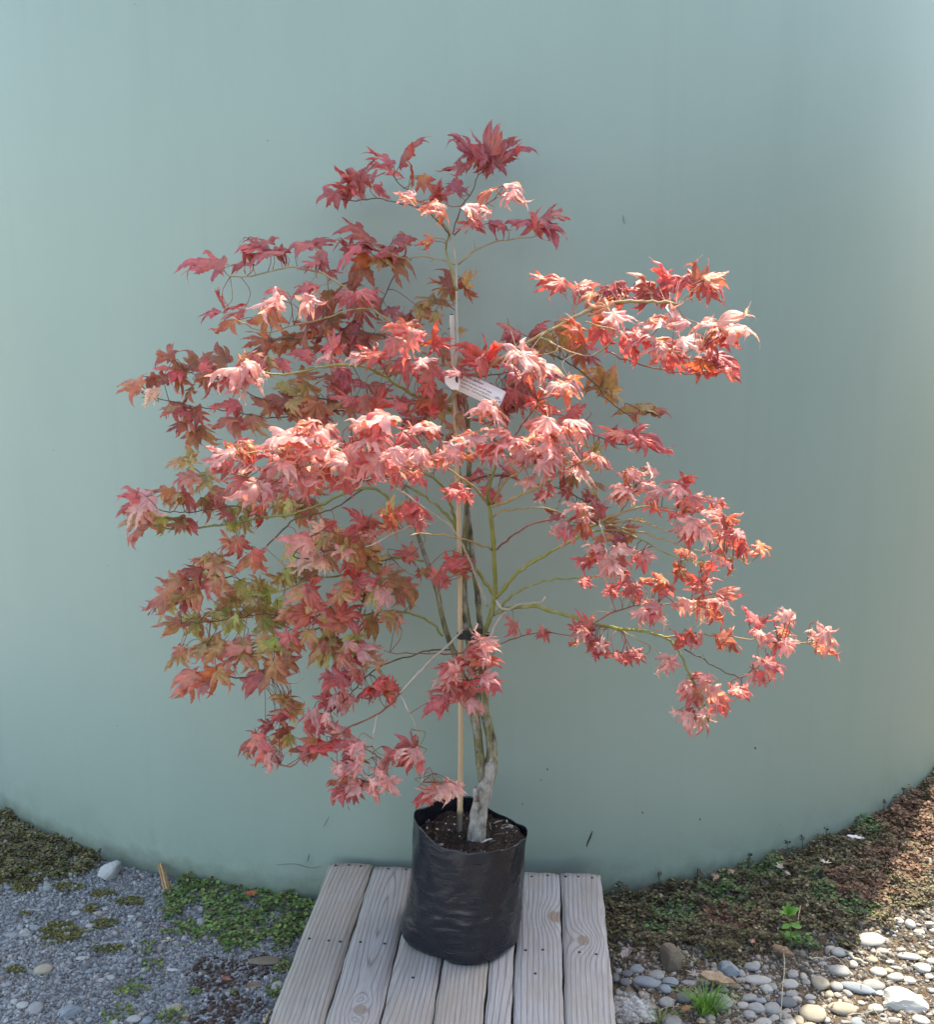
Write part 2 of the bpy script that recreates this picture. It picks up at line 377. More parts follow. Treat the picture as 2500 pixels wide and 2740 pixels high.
for j in range(nz + 1):
    s = j / nz
    for k in range(nth):
        th = -90 + 360 * k / nth; a = rad(th)
        zt = np.interp(th if th <= 270 else th - 360, rim_t, rim_z) + 0.0016 * math.sin(a * 9) + 0.001 * math.sin(a * 17 + 1)
        z = PZ + 0.002 + (zt - PZ - 0.002) * s
        r = 0.1455 - 0.003 * s
        r *= 1 + 0.012 * math.sin(2 * a + 0.6) + 0.012 * s ** 3 * math.sin(3 * a + 1.0) + 0.01 * s ** 4 * math.sin(5 * a)
        low = math.exp(-((s - 0.12) / 0.13) ** 2)
        g = math.exp(-(((th - 192) / 22) ** 2)); r += 0.022 * g * low
        g2 = math.exp(-(((th - 236) / 24) ** 2)); r -= 0.017 * g2 * math.exp(-(s / 0.20) ** 2)
        if s < 0.06: r -= 0.010 * (1 - s / 0.06) ** 2
        # horizontal pressure wrinkles, strongest in the lower half
        wz = (z - PZ)
        am = 0.0011 * (0.5 + 0.5 * math.sin(a * 2.3 + wz * 30)) * math.exp(-((s - 0.33) / 0.24) ** 2)
        r += am * (math.sin(wz * 190 + 3.2 * math.sin(a * 2 + 1) + 2.2 * math.sin(a * 5 + wz * 20)) + 0.6 * math.sin(wz * 420 - 3 * math.sin(a * 3)))
        r += 0.0018 * math.sin(a * 7 + 6 * s) * math.sin(s * 9 + 2 * a) + 0.001 * math.sin(a * 13 - 9 * s)
        cx = 0.0185 * s - 0.0095 - BX
        if s > 0.9: r += 0.003 * (s - 0.9) / 0.1 * math.sin(4 * a + 0.5)
        vv.append((BX + cx + r * math.cos(a), BY + r * math.sin(a), z))
ff = [(i * nth + k, i * nth + (k + 1) % nth, (i + 1) * nth + (k + 1) % nth, (i + 1) * nth + k) for i in range(nz) for k in range(nth)]
ff.append(tuple(range(nth))[::-1])
o = link('bag_wall', mesh('bag_wall', vv, ff), BAGM, bag, None, True)
m = o.modifiers.new('film', 'SOLIDIFY'); m.thickness = 0.0007; m.offset = -1
SOILZ = 0.432
t = NT('potting_soil'); v = t.obj(); n = t.noise(v, 120, 8, 0.75); n2 = t.noise(v, 30, 5, 0.6)
t.p(Base_Color=t.ramp(n, [(0.3, (0.018, 0.0135, 0.011)), (0.55, (0.048, 0.036, 0.029)), (0.72, (0.12, 0.095, 0.075)), (0.85, (0.2, 0.16, 0.12))]), Roughness=0.95, Specular_IOR_Level=0.15)
t.bump(t.math('ADD', n, n2), 0.9, 0.006)
rr = np.linspace(0, 1, 34); vv = []; NS = 90
def soil_z(x, y):
    q = np.array([[x, y]]); return SOILZ + 0.006 * vnoise(q * 14, 11)[0] + 0.003 * vnoise(q * 40, 12)[0]
for r_ in rr:
    for k in range(NS):
        a = 2 * math.pi * k / NS; x = 0.008 + r_ * 0.141 * math.cos(a); y = BY + r_ * 0.140 * math.sin(a)
        vv.append((x, y, soil_z(x, y) - 0.006 * r_ ** 6 - (0.008 * max(0, math.cos(a - 0.5)) * r_)))
ff = [(i * NS + k, i * NS + (k + 1) % NS, (i + 1) * NS + (k + 1) % NS, (i + 1) * NS + k) for i in range(len(rr) - 1) for k in range(NS)]
link('potting_soil', mesh('potting_soil', vv, ff), t.m, bag, None, True)
# rounded / broken stone shapes
def stone(seed, sub=3, ang=0.0, amp=0.16):
    b = bmesh.new(); bmesh.ops.create_icosphere(b, subdivisions=sub, radius=1.0)
    P = np.array([q.co[:] for q in b.verts]); F = [tuple(x.index for x in q.verts) for q in b.faces]; b.free()
    r = np.random.default_rng(seed)
    if ang > 0:
        for k in range(9):
            d = r.normal(size=3); d /= np.linalg.norm(d); c = r.uniform(0.55, 0.85); e = P @ d
            P -= np.outer(np.maximum(e - c, 0) * ang, d)
    P *= (1 + amp * 0.5 * vnoise(P * 0.35, seed))[:, None] * (1 + amp * 0.12 * vnoise(P * 1.3, seed + 1))[:, None]
    return P / np.abs(P).max(0), F
ico = stone(1, 1)
crumb = vcol('soil_crumbs', 0.9, 200, 0.3, 0.3)
b = MB(); chips = MB()
for k in range(420):
    a = random.uniform(0, 6.283); r_ = 0.13 * math.sqrt(random.random()); x, y = 0.003 + r_ * math.cos(a), BY + r_ * math.sin(a)
    s = random.uniform(0.0015, 0.005); R = Matrix.Rotation(random.uniform(0, 6), 3, Vector((random.random(), random.random(), 1)).normalized())
    p = np.array(ico[0]) * [s, s * random.uniform(.5, 1), s * random.uniform(.4, .8)] @ np.array(R) + [x, y, soil_z(x, y) + 0.0 - 0.006 * max(0, math.cos(a - .5)) * r_ / .136]
    g = random.random(); c = (0.03, 0.022, 0.018) if g < 0.6 else (0.10, 0.078, 0.06) if g < 0.88 else (0.32, 0.3, 0.27)
    b.add(p, ico[1], np.array(c) * random.uniform(.7, 1.3))
tag(b.build('soil_crumbs', crumb, bag, False), kind='stuff')
for (zx, zy, s, c) in [(1140, 935, .0075, (.62, .6, .57)), (1290, 1070, .0085, (.28, .25, .22)), (1305, 990, .0085, (.2, .17, .15)), (1355, 1085, .006, (.15, .12, .1)), (1095, 925, .0045, (.3, .28, .25)), (680, 1047, .004, (.5, .46, .42)),
                       (620, 1110, .0038, (.55, .52, .5)), (585, 1062, .0026, (.6, .58, .55)), (735, 1180, .0028, (.55, .5, .4)), (538, 1250, .005, (.5, .47, .45)), (1240, 950, .009, (.12, .09, .075)), (1090, 885, .010, (.1, .085, .075)), (940, 1220, .0035, (.6, .33, .08))]:
    x, y, z = on(1050 + zx * .2447, 1950 + zy * .2447, SOILZ)
    if np.hypot(x - .003, y - BY) > .128: continue
    q = stone(zx, 2, 0.7); z = soil_z(x, y) + s * .35
    bb = MB(); bb.add(q[0] * [s, s * .8, s * .7] + [x, y, z], q[1], c); bb.build('soil_pebble', crumb, bag, True)
for (x0, y0, x1, y1, w_, c) in [(980, 1268, 1095, 1240, .0035, (.6, .57, .54)), (1060, 1265, 1130, 1262, .003, (.16, .12, .1)), (1110, 1045, 1205, 1010, .003, (.3, .24, .18)), (1100, 1160, 1240, 1160, .0012, (.25, .2, .16)), (880, 1320, 915, 1318, .004, (.02, .015, .012)), (1190, 1100, 1260, 1080, .002, (.25, .18, .12)), (450, 1150, 490, 1200, .003, (.12, .09, .07)), (1065, 1040, 1080, 1110, .001, (.4, .36, .3)), (660, 985, 700, 960, .002, (.2, .16, .12))]:
    P0 = on(1050 + x0 * .2447, 1950 + y0 * .2447, SOILZ); P1 = on(1050 + x1 * .2447, 1950 + y1 * .2447, SOILZ)
    for P_ in (P0, P1): P_[2] = soil_z(P_[0], P_[1]) + 0.003
    bb = MB(); bb.add(*tube(spline(np.array([P0, (P0 + P1) / 2 + [0, 0, .002], P1]), 6), [w_ * .3, w_ * .6, w_ * .7, w_ * .65, w_ * .5, w_ * .2], 6), c); bb.build('bark_chip', crumb, bag, True)

# ------------------------------------------------------------------ bamboo stake
t = NT('bamboo'); v = t.obj(); z = t.math('MULTIPLY', t.n('SeparateXYZ', {0: v}).outputs[2], 0.5)
st_ = t.noise(t.scale(v, (160, 160, 6)), 1.0, 5, 0.6); bl = t.noise(t.scale(v, (25, 25, 5)), 1.0, 4)
c = t.ramp(st_, [(0.25, (0.42, 0.29, 0.16)), (0.6, (0.58, 0.43, 0.26)), (0.85, (0.62, 0.49, 0.33))])
c = t.mix(t.ramp(bl, [(0.5, 0.0), (0.75, 0.5)]), c, (0.45, 0.36, 0.25))
c = t.mix(t.ramp(z, [(0.244, 1.0), (0.250, 0.0)]), c, t.ramp(st_, [(0.35, (0.05, 0.04, 0.032)), (0.7, (0.28, 0.24, 0.19))]))
c = t.mix(t.ramp(z, [(0.72, 0.0), (0.86, 0.75)]), c, t.ramp(bl, [(0.4, (0.30, 0.26, 0.21)), (0.6, (0.58, 0.53, 0.47))]))
t.p(Base_Color=c, Roughness=0.5); t.bump(st_, 0.2, 0.001)
s0 = on(1230, 2228, SOILZ); top = at(1209, 843, 2.50); s0 = s0 - np.array([0, 0, 0.03])
mids = [at(1233, 2000, 2.487), at(1232, 1700, 2.488), at(1228, 1400, 2.489), at(1218, 1100, 2.493)]
path = spline(np.array([s0] + mids + [top]), 240)
L = np.linalg.norm(path - path[0], axis=1); r_ = 0.0075 - 0.0022 * L / L[-1]
for node in (0.088, 0.36, 0.62, 0.86, 1.1, 1.32):
    r_ += 0.0011 * np.exp(-((L - node) / 0.006) ** 2) - 0.0005 * np.exp(-((L - node - 0.011) / 0.005) ** 2)
stake = empty('bamboo_stake', s0, label='straight tan bamboo stake standing in the planter bag beside the maple trunk', cat='plant stake')
cane = MB(); cane.add(*tube(path, r_, 14)); cane.build('cane', t.m, stake)
hol = MB(); hol.add(*tube([top, top + (top - path[-4]) * 0.15], 0.0034, 10)); hol.build('hollow_end', simple('dark_hollow', (0.03, 0.025, 0.02), 0.9), stake)

# ------------------------------------------------------------------ plant tie
tiem = NT('black_tie'); tiem.p(Base_Color=(0.012, 0.012, 0.013), Roughness=0.45)
tie = empty('plant_tie', at(1265, 1702, 2.48), label='black plastic tie strapping the maple stems to the bamboo stake', cat='plant tie')
def strap(pts, hgt, name):
    P = spline(np.array(pts), 40); n = len(P); tt = np.gradient(P, axis=0); tt /= np.linalg.norm(tt, axis=1)[:, None]
    up = np.array([0, 0, 1.0]); nn = np.cross(tt, up); nn /= np.linalg.norm(nn, axis=1)[:, None]; th = 0.0008
    vs_ = []
    for i in range(n):
        for a, b_ in ((-1, -1), (1, -1), (1, 1), (-1, 1)): vs_.append(P[i] + nn[i] * th * a + up * hgt / 2 * b_)
    fs = [(i * 4 + k, i * 4 + (k + 1) % 4, i * 4 + 4 + (k + 1) % 4, i * 4 + 4 + k) for i in range(n - 1) for k in range(4)] + [(0, 3, 2, 1), (4 * n - 4, 4 * n - 3, 4 * n - 2, 4 * n - 1)]
    bb = MB(); bb.add(vs_, fs); return bb.build(name, tiem.m, tie, False)
A = at(1233, 1700, 2.489)
strap([A + [-.0085, .002, 0], A + [-.006, -.008, 0], A + [.004, -.0095, -.001], at(1252, 1704, 2.466), at(1275, 1712, 2.452), at(1300, 1712, 2.448), at(1312, 1706, 2.462), at(1308, 1700, 2.50), at(1270, 1696, 2.515), A + [.0, .0095, 0], A + [-.0085, .002, 0]], 0.015, 'strap')
bb = MB()
for (x, y, sw, sh) in [(1247, 1695, .012, .014), (1283, 1689, .017, .013)]:
    p = at(x, y, 2.455 if x < 1260 else 2.45); bb.add(*box(p[0], p[1], p[2], sw, .006, sh))
o = bb.build('buckle', tiem.m, tie, False); bevel(o, .001)

# ------------------------------------------------------------------ plant label
lab = NT('white_label'); lab.p(Base_Color=(0.80, 0.80, 0.80), Roughness=0.5)
ink = simple('ink', (0.03, 0.03, 0.035), 0.7)
LY = 2.43
lt = empty('plant_label', at(1215, 1020, LY), label='white printed plant label looped round the maple stem', cat='plant label')
# strip plane
c0, c1, c2, c3 = at(1226, 988, LY + .012), at(1339, 1041, LY - .012), at(1334, 1082, LY - .012), at(1221, 1044, LY + .012)
ex = (c1 - c0); Lx = np.linalg.norm(ex); ex /= Lx; ey = (c0 - c3); ey -= ex * (ey @ ex); Ly = np.linalg.norm(ey); ey /= Ly; nrm = np.cross(ex, ey); nrm *= -1 if nrm[1] > 0 else 1
o0 = c3
def lp(u, v_, h=0): return o0 + ex * u + ey * v_ + nrm * (h - 0.006 * math.sin(max(0, min(1, u / Lx)) * math.pi))
nu = 24; vs_ = []
for i in range(nu):
    u = Lx * i / (nu - 1)
    for (v_, h) in ((0, 0), (Ly, 0), (Ly, -.0005), (0, -.0005)): vs_.append(lp(u, v_, h))
fs = [(i * 4 + k, i * 4 + 4 + k, i * 4 + 4 + (k + 1) % 4, i * 4 + (k + 1) % 4) for i in range(nu - 1) for k in range(4)] + [(0, 1, 2, 3), (4 * nu - 1, 4 * nu - 2, 4 * nu - 3, 4 * nu - 4)]
bb = MB(); bb.add(vs_, fs); bb.build('label_strip', lab.m, lt, True)
# loop end folded round the stem, facing the camera
F = [at(1188, 996, LY - .014), at(1232, 997, LY - .022), at(1227, 1043, LY - .022), at(1208, 1042, LY - .018), at(1192, 1026, LY - .015)]
bb = MB(); bk = [p + np.array([0, .0006, 0]) for p in F]
nF = 5; bb.add(F + bk, [(4, 3, 2, 1, 0), (5, 6, 7, 8, 9)] + [(k, (k + 1) % nF, (k + 1) % nF + nF, k + nF) for k in range(nF)]); bb.build('loop_end', lab.m, lt, False)
bb = MB(); P = [at(1232, 997, LY - .022), at(1236, 1000, LY - .016), at(1232, 1004, LY + .006)]; Q = [at(1227, 1043, LY - .022), at(1231, 1043, LY - .016), at(1228, 1042, LY + .006)]
bb.add(P + Q, [(0, 1, 4, 3), (1, 2, 5, 4)]); bb.build('loop_fold', lab.m, lt, True)
bb = MB(); vs_ = [at(1225.5 + 7 * math.cos(a) * (1 if math.cos(a) < 0 else 0.1), 1014.5 + 10.5 * math.sin(a), LY - .0235) for a in np.linspace(0, 6.283, 28, endpoint=False)]
bb.add(vs_, [tuple(range(28))]); bb.build('round_mark', simple('dark_green_print', (0.03, 0.06, 0.025), 0.6), lt, False)
def text(s, u, v_, size, bold=False):
    c = bpy.data.curves.new('t', 'FONT'); c.body = s; c.size = size; c.offset = 0.00012 if bold else 0.00004
    o = bpy.data.objects.new('t', c); me = bpy.data.meshes.new_from_object(o); bpy.data.objects.remove(o)
    P = np.array([q.co[:] for q in me.vertices])
    for q, (a, b_, _) in zip(me.vertices, P): q.co = lp(u + a, v_ + b_, 0.0004)
    me.name = 'lettering'; return link('lettering', me, ink, lt)
h = Ly / 5.6
text('Acer palmatum', Lx * .10, Ly * .80, h * 0.82, True)
text('Upright spreading maple with deeply', Lx * .03, Ly * .60, h * .62)
text('divided foliage, green turning red in', Lx * .03, Ly * .43, h * .62)
text('autumn and...  Cold Hardy. Deciduous', Lx * .03, Ly * .26, h * .62)
bb = MB(); cu, cv = Lx * .885, Ly * .40
def blob(u, v_, ru, rv, n=8):
    vs_ = [lp(u + ru * math.cos(a), v_ + rv * math.sin(a), .0005) for a in np.linspace(0, 6.283, n, endpoint=False)]; bb.add(vs_, [tuple(range(n))])
tr = [(-.0008, -.007), (.0012, -.007), (.0008, -.002), (.003, .002), (.001, .0005), (-.001, .003), (-.0006, -.001)]
bb.add([lp(cu + a, cv + b_ - .002, .0005) for a, b_ in tr], [tuple(range(7))])
for k in range(26):
    a = random.uniform(-.25, 3.4); r0 = random.uniform(.45, 1) * .0088; blob(cu + .0008 + r0 * math.cos(a), cv + .0 + r0 * .95 * math.sin(a), .0011, .0007, 6)
bb.build('tree_emblem', ink, lt, False)

# ------------------------------------------------------------------ the maple
maple = empty('maple_tree', (on(1277, 2250, SOILZ)[0], 2.452, SOILZ), label='young red Japanese maple tree in autumn leaf growing in the black planter bag', cat='maple tree')
ZA = (250, 300, .54378); ZB = (1150, 300, .65253); ZC = (250, 1050, .54378); ZD = (1050, 1050, .38064); ZE = (1500, 1150, .46221); ZF = (550, 1650, .46221); ZP = (0, 0, 1.0); ZW = (0, 0, 1.35943)
def bark(name, stops, lichen, lam, rough=.7, sc=(60, 60, 18)):
    t = NT(name); v = t.obj(); n = t.noise(t.scale(v, sc), 1.0, 6, .65); n2 = t.noise(t.scale(v, (35, 35, 22)), 1.0, 5, .6)
    c = t.ramp(n, stops); c = t.mix(t.ramp(n2, [(.5, 0.0), (.68, lam)]), c, lichen)
    if name == 'dark_stem_bark':
        zz = t.math('ADD', t.n('SeparateXYZ', {0: v}).outputs[2], t.math('MULTIPLY', n2, .12))
        c = t.mix(t.ramp(zz, [(.61, 1.0), (.70, 0.0)]), c, t.ramp(n, [(.36, (.08, .07, .058)), (.46, (.23, .205, .175)), (.56, (.34, .31, .275)), (.68, (.46, .43, .40))]))
    t.p(Base_Color=c, Roughness=rough, Specular_IOR_Level=.35); t.bump(t.math('ADD', n, n2), .4, .002); return t.m
BK = {'k': bark('grey_trunk_bark', [(.36, (.08, .068, .056)), (.44, (.22, .195, .165)), (.54, (.34, .31, .275)), (.66, (.47, .44, .41))], (.17, .15, .125), .55, sc=(55, 55, 26)),
      'd': bark('dark_stem_bark', [(.36, (.045, .04, .028)), (.46, (.14, .13, .055)), (.56, (.20, .18, .085)), (.68, (.34, .32, .27))], (.42, .40, .38), .7),
      'g': bark('olive_green_bark', [(.2, (.16, .15, .03)), (.6, (.25, .25, .06)), (.9, (.34, .33, .12))], (.45, .42, .32), .35, .5),
      'y': bark('tan_twig_bark', [(.2, (.22, .15, .06)), (.6, (.36, .27, .12)), (.9, (.5, .4, .24))], (.5, .44, .34), .4, .5),
      'w': bark('bleached_dead_bark', [(.2, (.32, .27, .2)), (.6, (.47, .41, .33)), (.9, (.56, .5, .43))], (.34, .28, .2), .4, .6),
      'r': bark('red_twig_bark', [(.2, (.16, .045, .03)), (.6, (.28, .085, .055)), (.9, (.36, .16, .1))], (.4, .25, .18), .3, .5),
      'n': bark('brown_twig_bark', [(.2, (.06, .04, .025)), (.6, (.13, .09, .05)), (.9, (.2, .15, .09))], (.26, .22, .16), .3, .6)}
# (zoom, material, depth start, depth end, width start px, width end px, points, name)
BR = [
 (ZW, 'k', 2.452, 2.462, 52, 30, [(937, 1660), (938, 1648), (940, 1625), (943, 1600), (947, 1578), (953, 1558), (959, 1540), (964, 1520), (967, 1498)], 'trunk'),
 (ZW, 'd', 2.462, 2.54, 31, 12, [(957, 1560), (951, 1530), (945, 1490), (940, 1440), (935, 1400), (931, 1340), (926, 1280), (921, 1235), (915, 1190), (913, 1150), (916, 1060), (920, 990), (924, 900), (920, 820), (912, 770)], 'stem'),
 (ZW, 'd', 2.462, 2.50, 38, 21, [(955, 1558), (965, 1525), (969, 1490), (966, 1450), (957, 1410), (953, 1370), (950, 1310), (948, 1265), (947, 1240)], 'stem'),
 (ZW, 'd', 2.462, 2.60, 19, 10, [(944, 1480), (934, 1420), (922, 1370), (905, 1310), (886, 1265), (872, 1220), (860, 1160), (846, 1120), (825, 1060), (810, 1000), (790, 950), (755, 905)], 'stem'),
 (ZW, 'g', 2.49, 2.36, 15, 11, [(948, 1262), (958, 1235), (968, 1205), (975, 1165), (974, 1120), (971, 1060), (967, 1020), (963, 995), (962, 985)], 'stem'),
 (ZW, 'd', 2.50, 2.56, 18, 8, [(947, 1245), (941, 1180), (932, 1110), (926, 1050), (920, 1000), (908, 960), (900, 900), (897, 830), (896, 775)], 'stem'),
 (ZW, 'w', 2.56, 2.62, 9, 5, [(896, 775), (893, 730), (900, 690), (899, 610), (899, 560), (896, 500), (888, 470), (884, 440)], 'stem'),
 (ZD, 'w', 2.47, 2.20, 8, 5, [(668, 1505), (630, 1400), (590, 1310), (545, 1190), (500, 1080), (440, 980), (390, 920), (300, 860), (210, 805), (100, 720), (-60, 610)], 'branch'),
 (ZD, 'g', 2.50, 2.60, 14, 7, [(720, 1430), (660, 1340), (590, 1240), (520, 1090), (440, 940), (380, 860), (290, 780), (180, 700), (60, 640), (-60, 610)], 'branch'),
 (ZD, 'y', 2.36, 2.10, 11, 6, [(680, 790), (640, 740), (600, 690), (540, 640), (440, 570), (370, 530), (280, 470)], 'branch'),
 (ZD, 'y', 2.36, 2.06, 14, 6, [(685, 785), (720, 795), (790, 775), (900, 720), (1010, 680), (1090, 630), (1200, 560), (1300, 500), (1400, 475)], 'branch'),
 (ZD, 'y', 2.36, 2.12, 9, 5, [(710, 790), (735, 720), (780, 640), (840, 590), (920, 540), (1000, 500)], 'branch'),
 (ZD, 'g', 2.36, 2.12, 13, 7, [(680, 790), (672, 710), (690, 630), (715, 560), (740, 480), (770, 400)], 'branch'),
 (ZD, 'y', 2.38, 2.25, 7, 4, [(705, 880), (740, 845), (820, 830), (930, 815), (1060, 808), (1150, 830), (1230, 875), (1290, 920)], 'branch'),
 (ZD, 'r', 2.40, 2.24, 7, 5, [(735, 1105), (800, 1045), (890, 980), (980, 930), (1060, 905), (1120, 890)], 'branch'),
 (ZD, 'y', 2.40, 2.16, 7, 5, [(700, 1110), (640, 1080), (550, 1045), (400, 1012), (200, 990), (120, 1010)], 'branch'),
 (ZD, 'g', 2.40, 2.20, 14, 9, [(735, 1440), (790, 1370), (870, 1285), (960, 1210), (1070, 1145), (1160, 1100), (1260, 1045), (1350, 985), (1430, 930), (1500, 900)], 'branch'),
 (ZD, 'y', 2.20, 2.14, 9, 5, [(1470, 905), (1560, 865), (1650, 830), (1740, 808), (1850, 805), (1950, 810), (2040, 850)], 'branch'),
 (ZD, 'y', 2.20, 2.16, 7, 4, [(1520, 920), (1570, 880), (1610, 830), (1660, 760), (1700, 700)], 'branch'),
 (ZE, 'y', 2.20, 2.12, 8, 4, [(235, 545), (300, 535), (390, 525), (480, 535), (560, 560), (640, 590), (760, 600)], 'branch'),
 (ZE, 'y', 2.20, 2.10, 8, 4, [(240, 545), (330, 560), (450, 585), (600, 635), (760, 690), (880, 715), (1000, 735), (1080, 785)], 'branch'),
 (ZE, 'g', 2.22, 2.14, 7, 4, [(150, 590), (260, 580), (350, 585), (440, 620), (560, 685), (660, 735), (760, 762), (870, 765)], 'branch'),
 (ZE, 'w', 2.17, 2.10, 7, 5, [(215, 510), (240, 580), (262, 660), (275, 735)], 'branch'),
 (ZD, 'g', 2.44, 2.30, 9, 4, [(760, 1520), (820, 1450), (900, 1395), (980, 1355), (1060, 1330), (1200, 1310), (1330, 1305), (1420, 1295)], 'branch'),
 (ZD, 'g', 2.47, 2.20, 15, 11, [(710, 1560), (770, 1535), (850, 1515), (950, 1502), (1060, 1515), (1180, 1552), (1300, 1590), (1400, 1618), (1500, 1642), (1620, 1662), (1740, 1668), (1820, 1690)], 'branch'),
 (ZE, 'g', 2.20, 2.14, 11, 7, [(365, 1155), (470, 1160), (550, 1185), (620, 1212), (670, 1255), (705, 1320), (735, 1380), (760, 1440), (795, 1520), (830, 1600), (862, 1690)], 'branch'),
 (ZE, 'y', 2.18, 2.10, 7, 4, [(600, 1200), (660, 1195), (750, 1182), (860, 1185), (980, 1195), (1090, 1212), (1200, 1228), (1330, 1240), (1465, 1228)], 'branch'),
 (ZE, 'n', 2.18, 2.14, 5, 4, [(720, 1270), (800, 1315), (880, 1360), (970, 1412), (1055, 1430), (1100, 1395), (1150, 1370)], 'branch'),
 (ZE, 'r', 2.20, 2.22, 6, 4, [(205, 1115), (290, 1062), (400, 1025), (490, 1010), (580, 1008), (660, 1012), (760, 1030)], 'branch'),
 (ZE, 'y', 2.19, 2.14, 5, 3, [(365, 1165), (430, 1205), (500, 1240), (570, 1285), (625, 1330)], 'branch'),
 (ZD, 'w', 2.46, 2.30, 10, 6, [(722, 1440), (750, 1490), (800, 1538), (880, 1495), (960, 1482), (1055, 1472), (1076, 1440)], 'branch'),
 (ZD, 'w', 2.43, 2.24, 9, 7, [(800, 1540), (760, 1590), (725, 1630), (695, 1690), (668, 1755), (640, 1830), (600, 1930), (540, 2010), (500, 2070)], 'branch'),
 (ZF, 'w', 2.42, 2.28, 7, 8, [(1490, 75), (1430, 140), (1350, 210), (1290, 265), (1220, 335), (1165, 400), (1125, 445)], 'branch'),
 (ZF, 'r', 2.28, 2.20, 7, 5, [(1125, 445), (1070, 505), (990, 570), (900, 610), (830, 640), (760, 690), (690, 740), (610, 785), (530, 840), (480, 872), (430, 855)], 'branch'),
 (ZF, 'w', 2.25, 2.18, 6, 4, [(992, 572), (975, 660), (962, 770), (950, 850), (935, 920), (925, 955)], 'branch'),
 (ZF, 'w', 2.28, 2.20, 5, 4, [(1128, 450), (1160, 510), (1195, 580), (1220, 670), (1238, 770), (1252, 850), (1256, 960)], 'branch'),
 (ZF, 'r', 2.44, 2.40, 4, 3, [(1680, 165), (1740, 145), (1850, 110), (1950, 90), (2050, 98), (2140, 120)], 'branch'),
 (ZF, 'r', 2.46, 2.34, 5, 3, [(1500, 205), (1400, 215), (1290, 215), (1190, 215), (1110, 215), (1030, 195)], 'branch'),
 (ZF, 'n', 2.46, 2.32, 6, 4, [(1420, 190), (1300, 195), (1190, 225), (1080, 260), (980, 310), (890, 390), (800, 490), (700, 570)], 'branch'),
 (ZC, 'g', 2.53, 2.20, 12, 6, [(1790, 720), (1775, 610), (1745, 520), (1700, 440), (1640, 405), (1550, 375), (1440, 330), (1330, 300), (1200, 280), (1060, 270)], 'branch'),
 (ZC, 'n', 2.30, 2.18, 8, 4, [(1560, 380), (1400, 425), (1270, 425), (1130, 432), (1000, 440), (860, 435), (760, 420), (680, 400)], 'branch'),
 (ZC, 'g', 2.58, 2.52, 11, 6, [(1480, 610), (1450, 520), (1400, 480), (1320, 475), (1230, 500), (1130, 545), (1040, 580), (930, 605), (820, 615), (700, 640), (560, 660), (430, 672), (330, 662), (270, 640)], 'branch'),
 (ZC, 'n', 2.55, 2.50, 6, 4, [(1330, 475), (1200, 560), (1080, 600), (980, 630), (900, 710), (820, 785), (740, 850), (690, 895), (620, 925), (540, 940), (450, 920), (380, 930)], 'branch'),
 (ZC, 'n', 2.54, 2.46, 5, 3, [(820, 615), (700, 560), (600, 575), (500, 585), (410, 590), (330, 580), (290, 540), (260, 512)], 'branch'),
 (ZC, 'n', 2.56, 2.55, 5, 3, [(820, 540), (720, 480), (620, 430), (530, 400), (470, 350)], 'branch'),
 (ZC, 'w', 2.30, 2.22, 7, 4, [(1660, 650), (1580, 655), (1500, 680), (1420, 722), (1340, 760)], 'branch'),
 (ZC, 'g', 2.55, 2.46, 9, 5, [(1720, 1200), (1670, 1140), (1600, 1098), (1520, 1080), (1420, 1082), (1310, 1100), (1200, 1130), (1080, 1170), (960, 1210), (830, 1250), (700, 1260), (560, 1235)], 'branch'),
 (ZC, 'n', 2.52, 2.44, 5, 4, [(1080, 1170), (1000, 1260), (930, 1320), (860, 1370), (760, 1400), (640, 1400), (500, 1400)], 'branch'),
 (ZC, 'n', 2.48, 2.38, 5, 3, [(1335, 975), (1320, 1050), (1305, 1120), (1298, 1190), (1310, 1250)], 'branch'),
 (ZC, 'n', 2.56, 2.46, 5, 3, [(1320, 935), (1230, 1010), (1130, 1080), (1040, 1150), (950, 1120), (850, 1090), (700, 1110), (560, 1130), (430, 1140)], 'branch'),
 (ZC, 'g', 2.58, 2.44, 8, 4, [(1625, 830), (1560, 818), (1480, 820), (1400, 835), (1290, 885), (1180, 905), (1060, 920), (940, 970), (820, 1000), (720, 980)], 'branch'),
 (ZC, 'n', 2.50, 2.40, 5, 3, [(1420, 850), (1330, 800), (1240, 780), (1150, 780), (1060, 800), (980, 780)], 'branch'),
 (ZA, 'g', 2.53, 2.30, 13, 6, [(1760, 1470), (1690, 1420), (1600, 1400), (1500, 1345), (1400, 1280), (1300, 1250), (1200, 1245), (1100, 1262), (1000, 1285), (900, 1292), (830, 1275), (740, 1240)], 'branch'),
 (ZA, 'y', 2.55, 2.60, 9, 4, [(1640, 1190), (1560, 1140), (1440, 1020), (1330, 935), (1240, 868), (1140, 800), (1060, 778), (970, 765), (890, 778), (810, 800), (730, 815), (670, 808), (635, 770)], 'branch'),
 (ZA, 'y', 2.52, 2.38, 6, 4, [(1380, 965), (1280, 970), (1180, 1000), (1080, 1030), (960, 1058), (850, 1082), (760, 1050), (680, 1010)], 'branch'),
 (ZA, 'n', 2.62, 2.64, 5, 3, [(1440, 1105), (1330, 1085), (1220, 1090), (1120, 1110), (1020, 1120), (920, 1110), (860, 1130)], 'branch'),
 (ZA, 'n', 2.60, 2.64, 5, 3, [(1400, 1000), (1435, 900), (1465, 820), (1490, 780), (1430, 740), (1350, 680), (1280, 650)], 'branch'),
 (ZA, 'y', 2.58, 2.64, 5, 3, [(1780, 750), (1700, 722), (1600, 712), (1530, 715), (1450, 690), (1370, 650)], 'branch'),
 (ZA, 'g', 2.55, 2.60, 8, 6, [(1790, 880), (1760, 780), (1738, 690), (1735, 640), (1752, 600)], 'branch'),
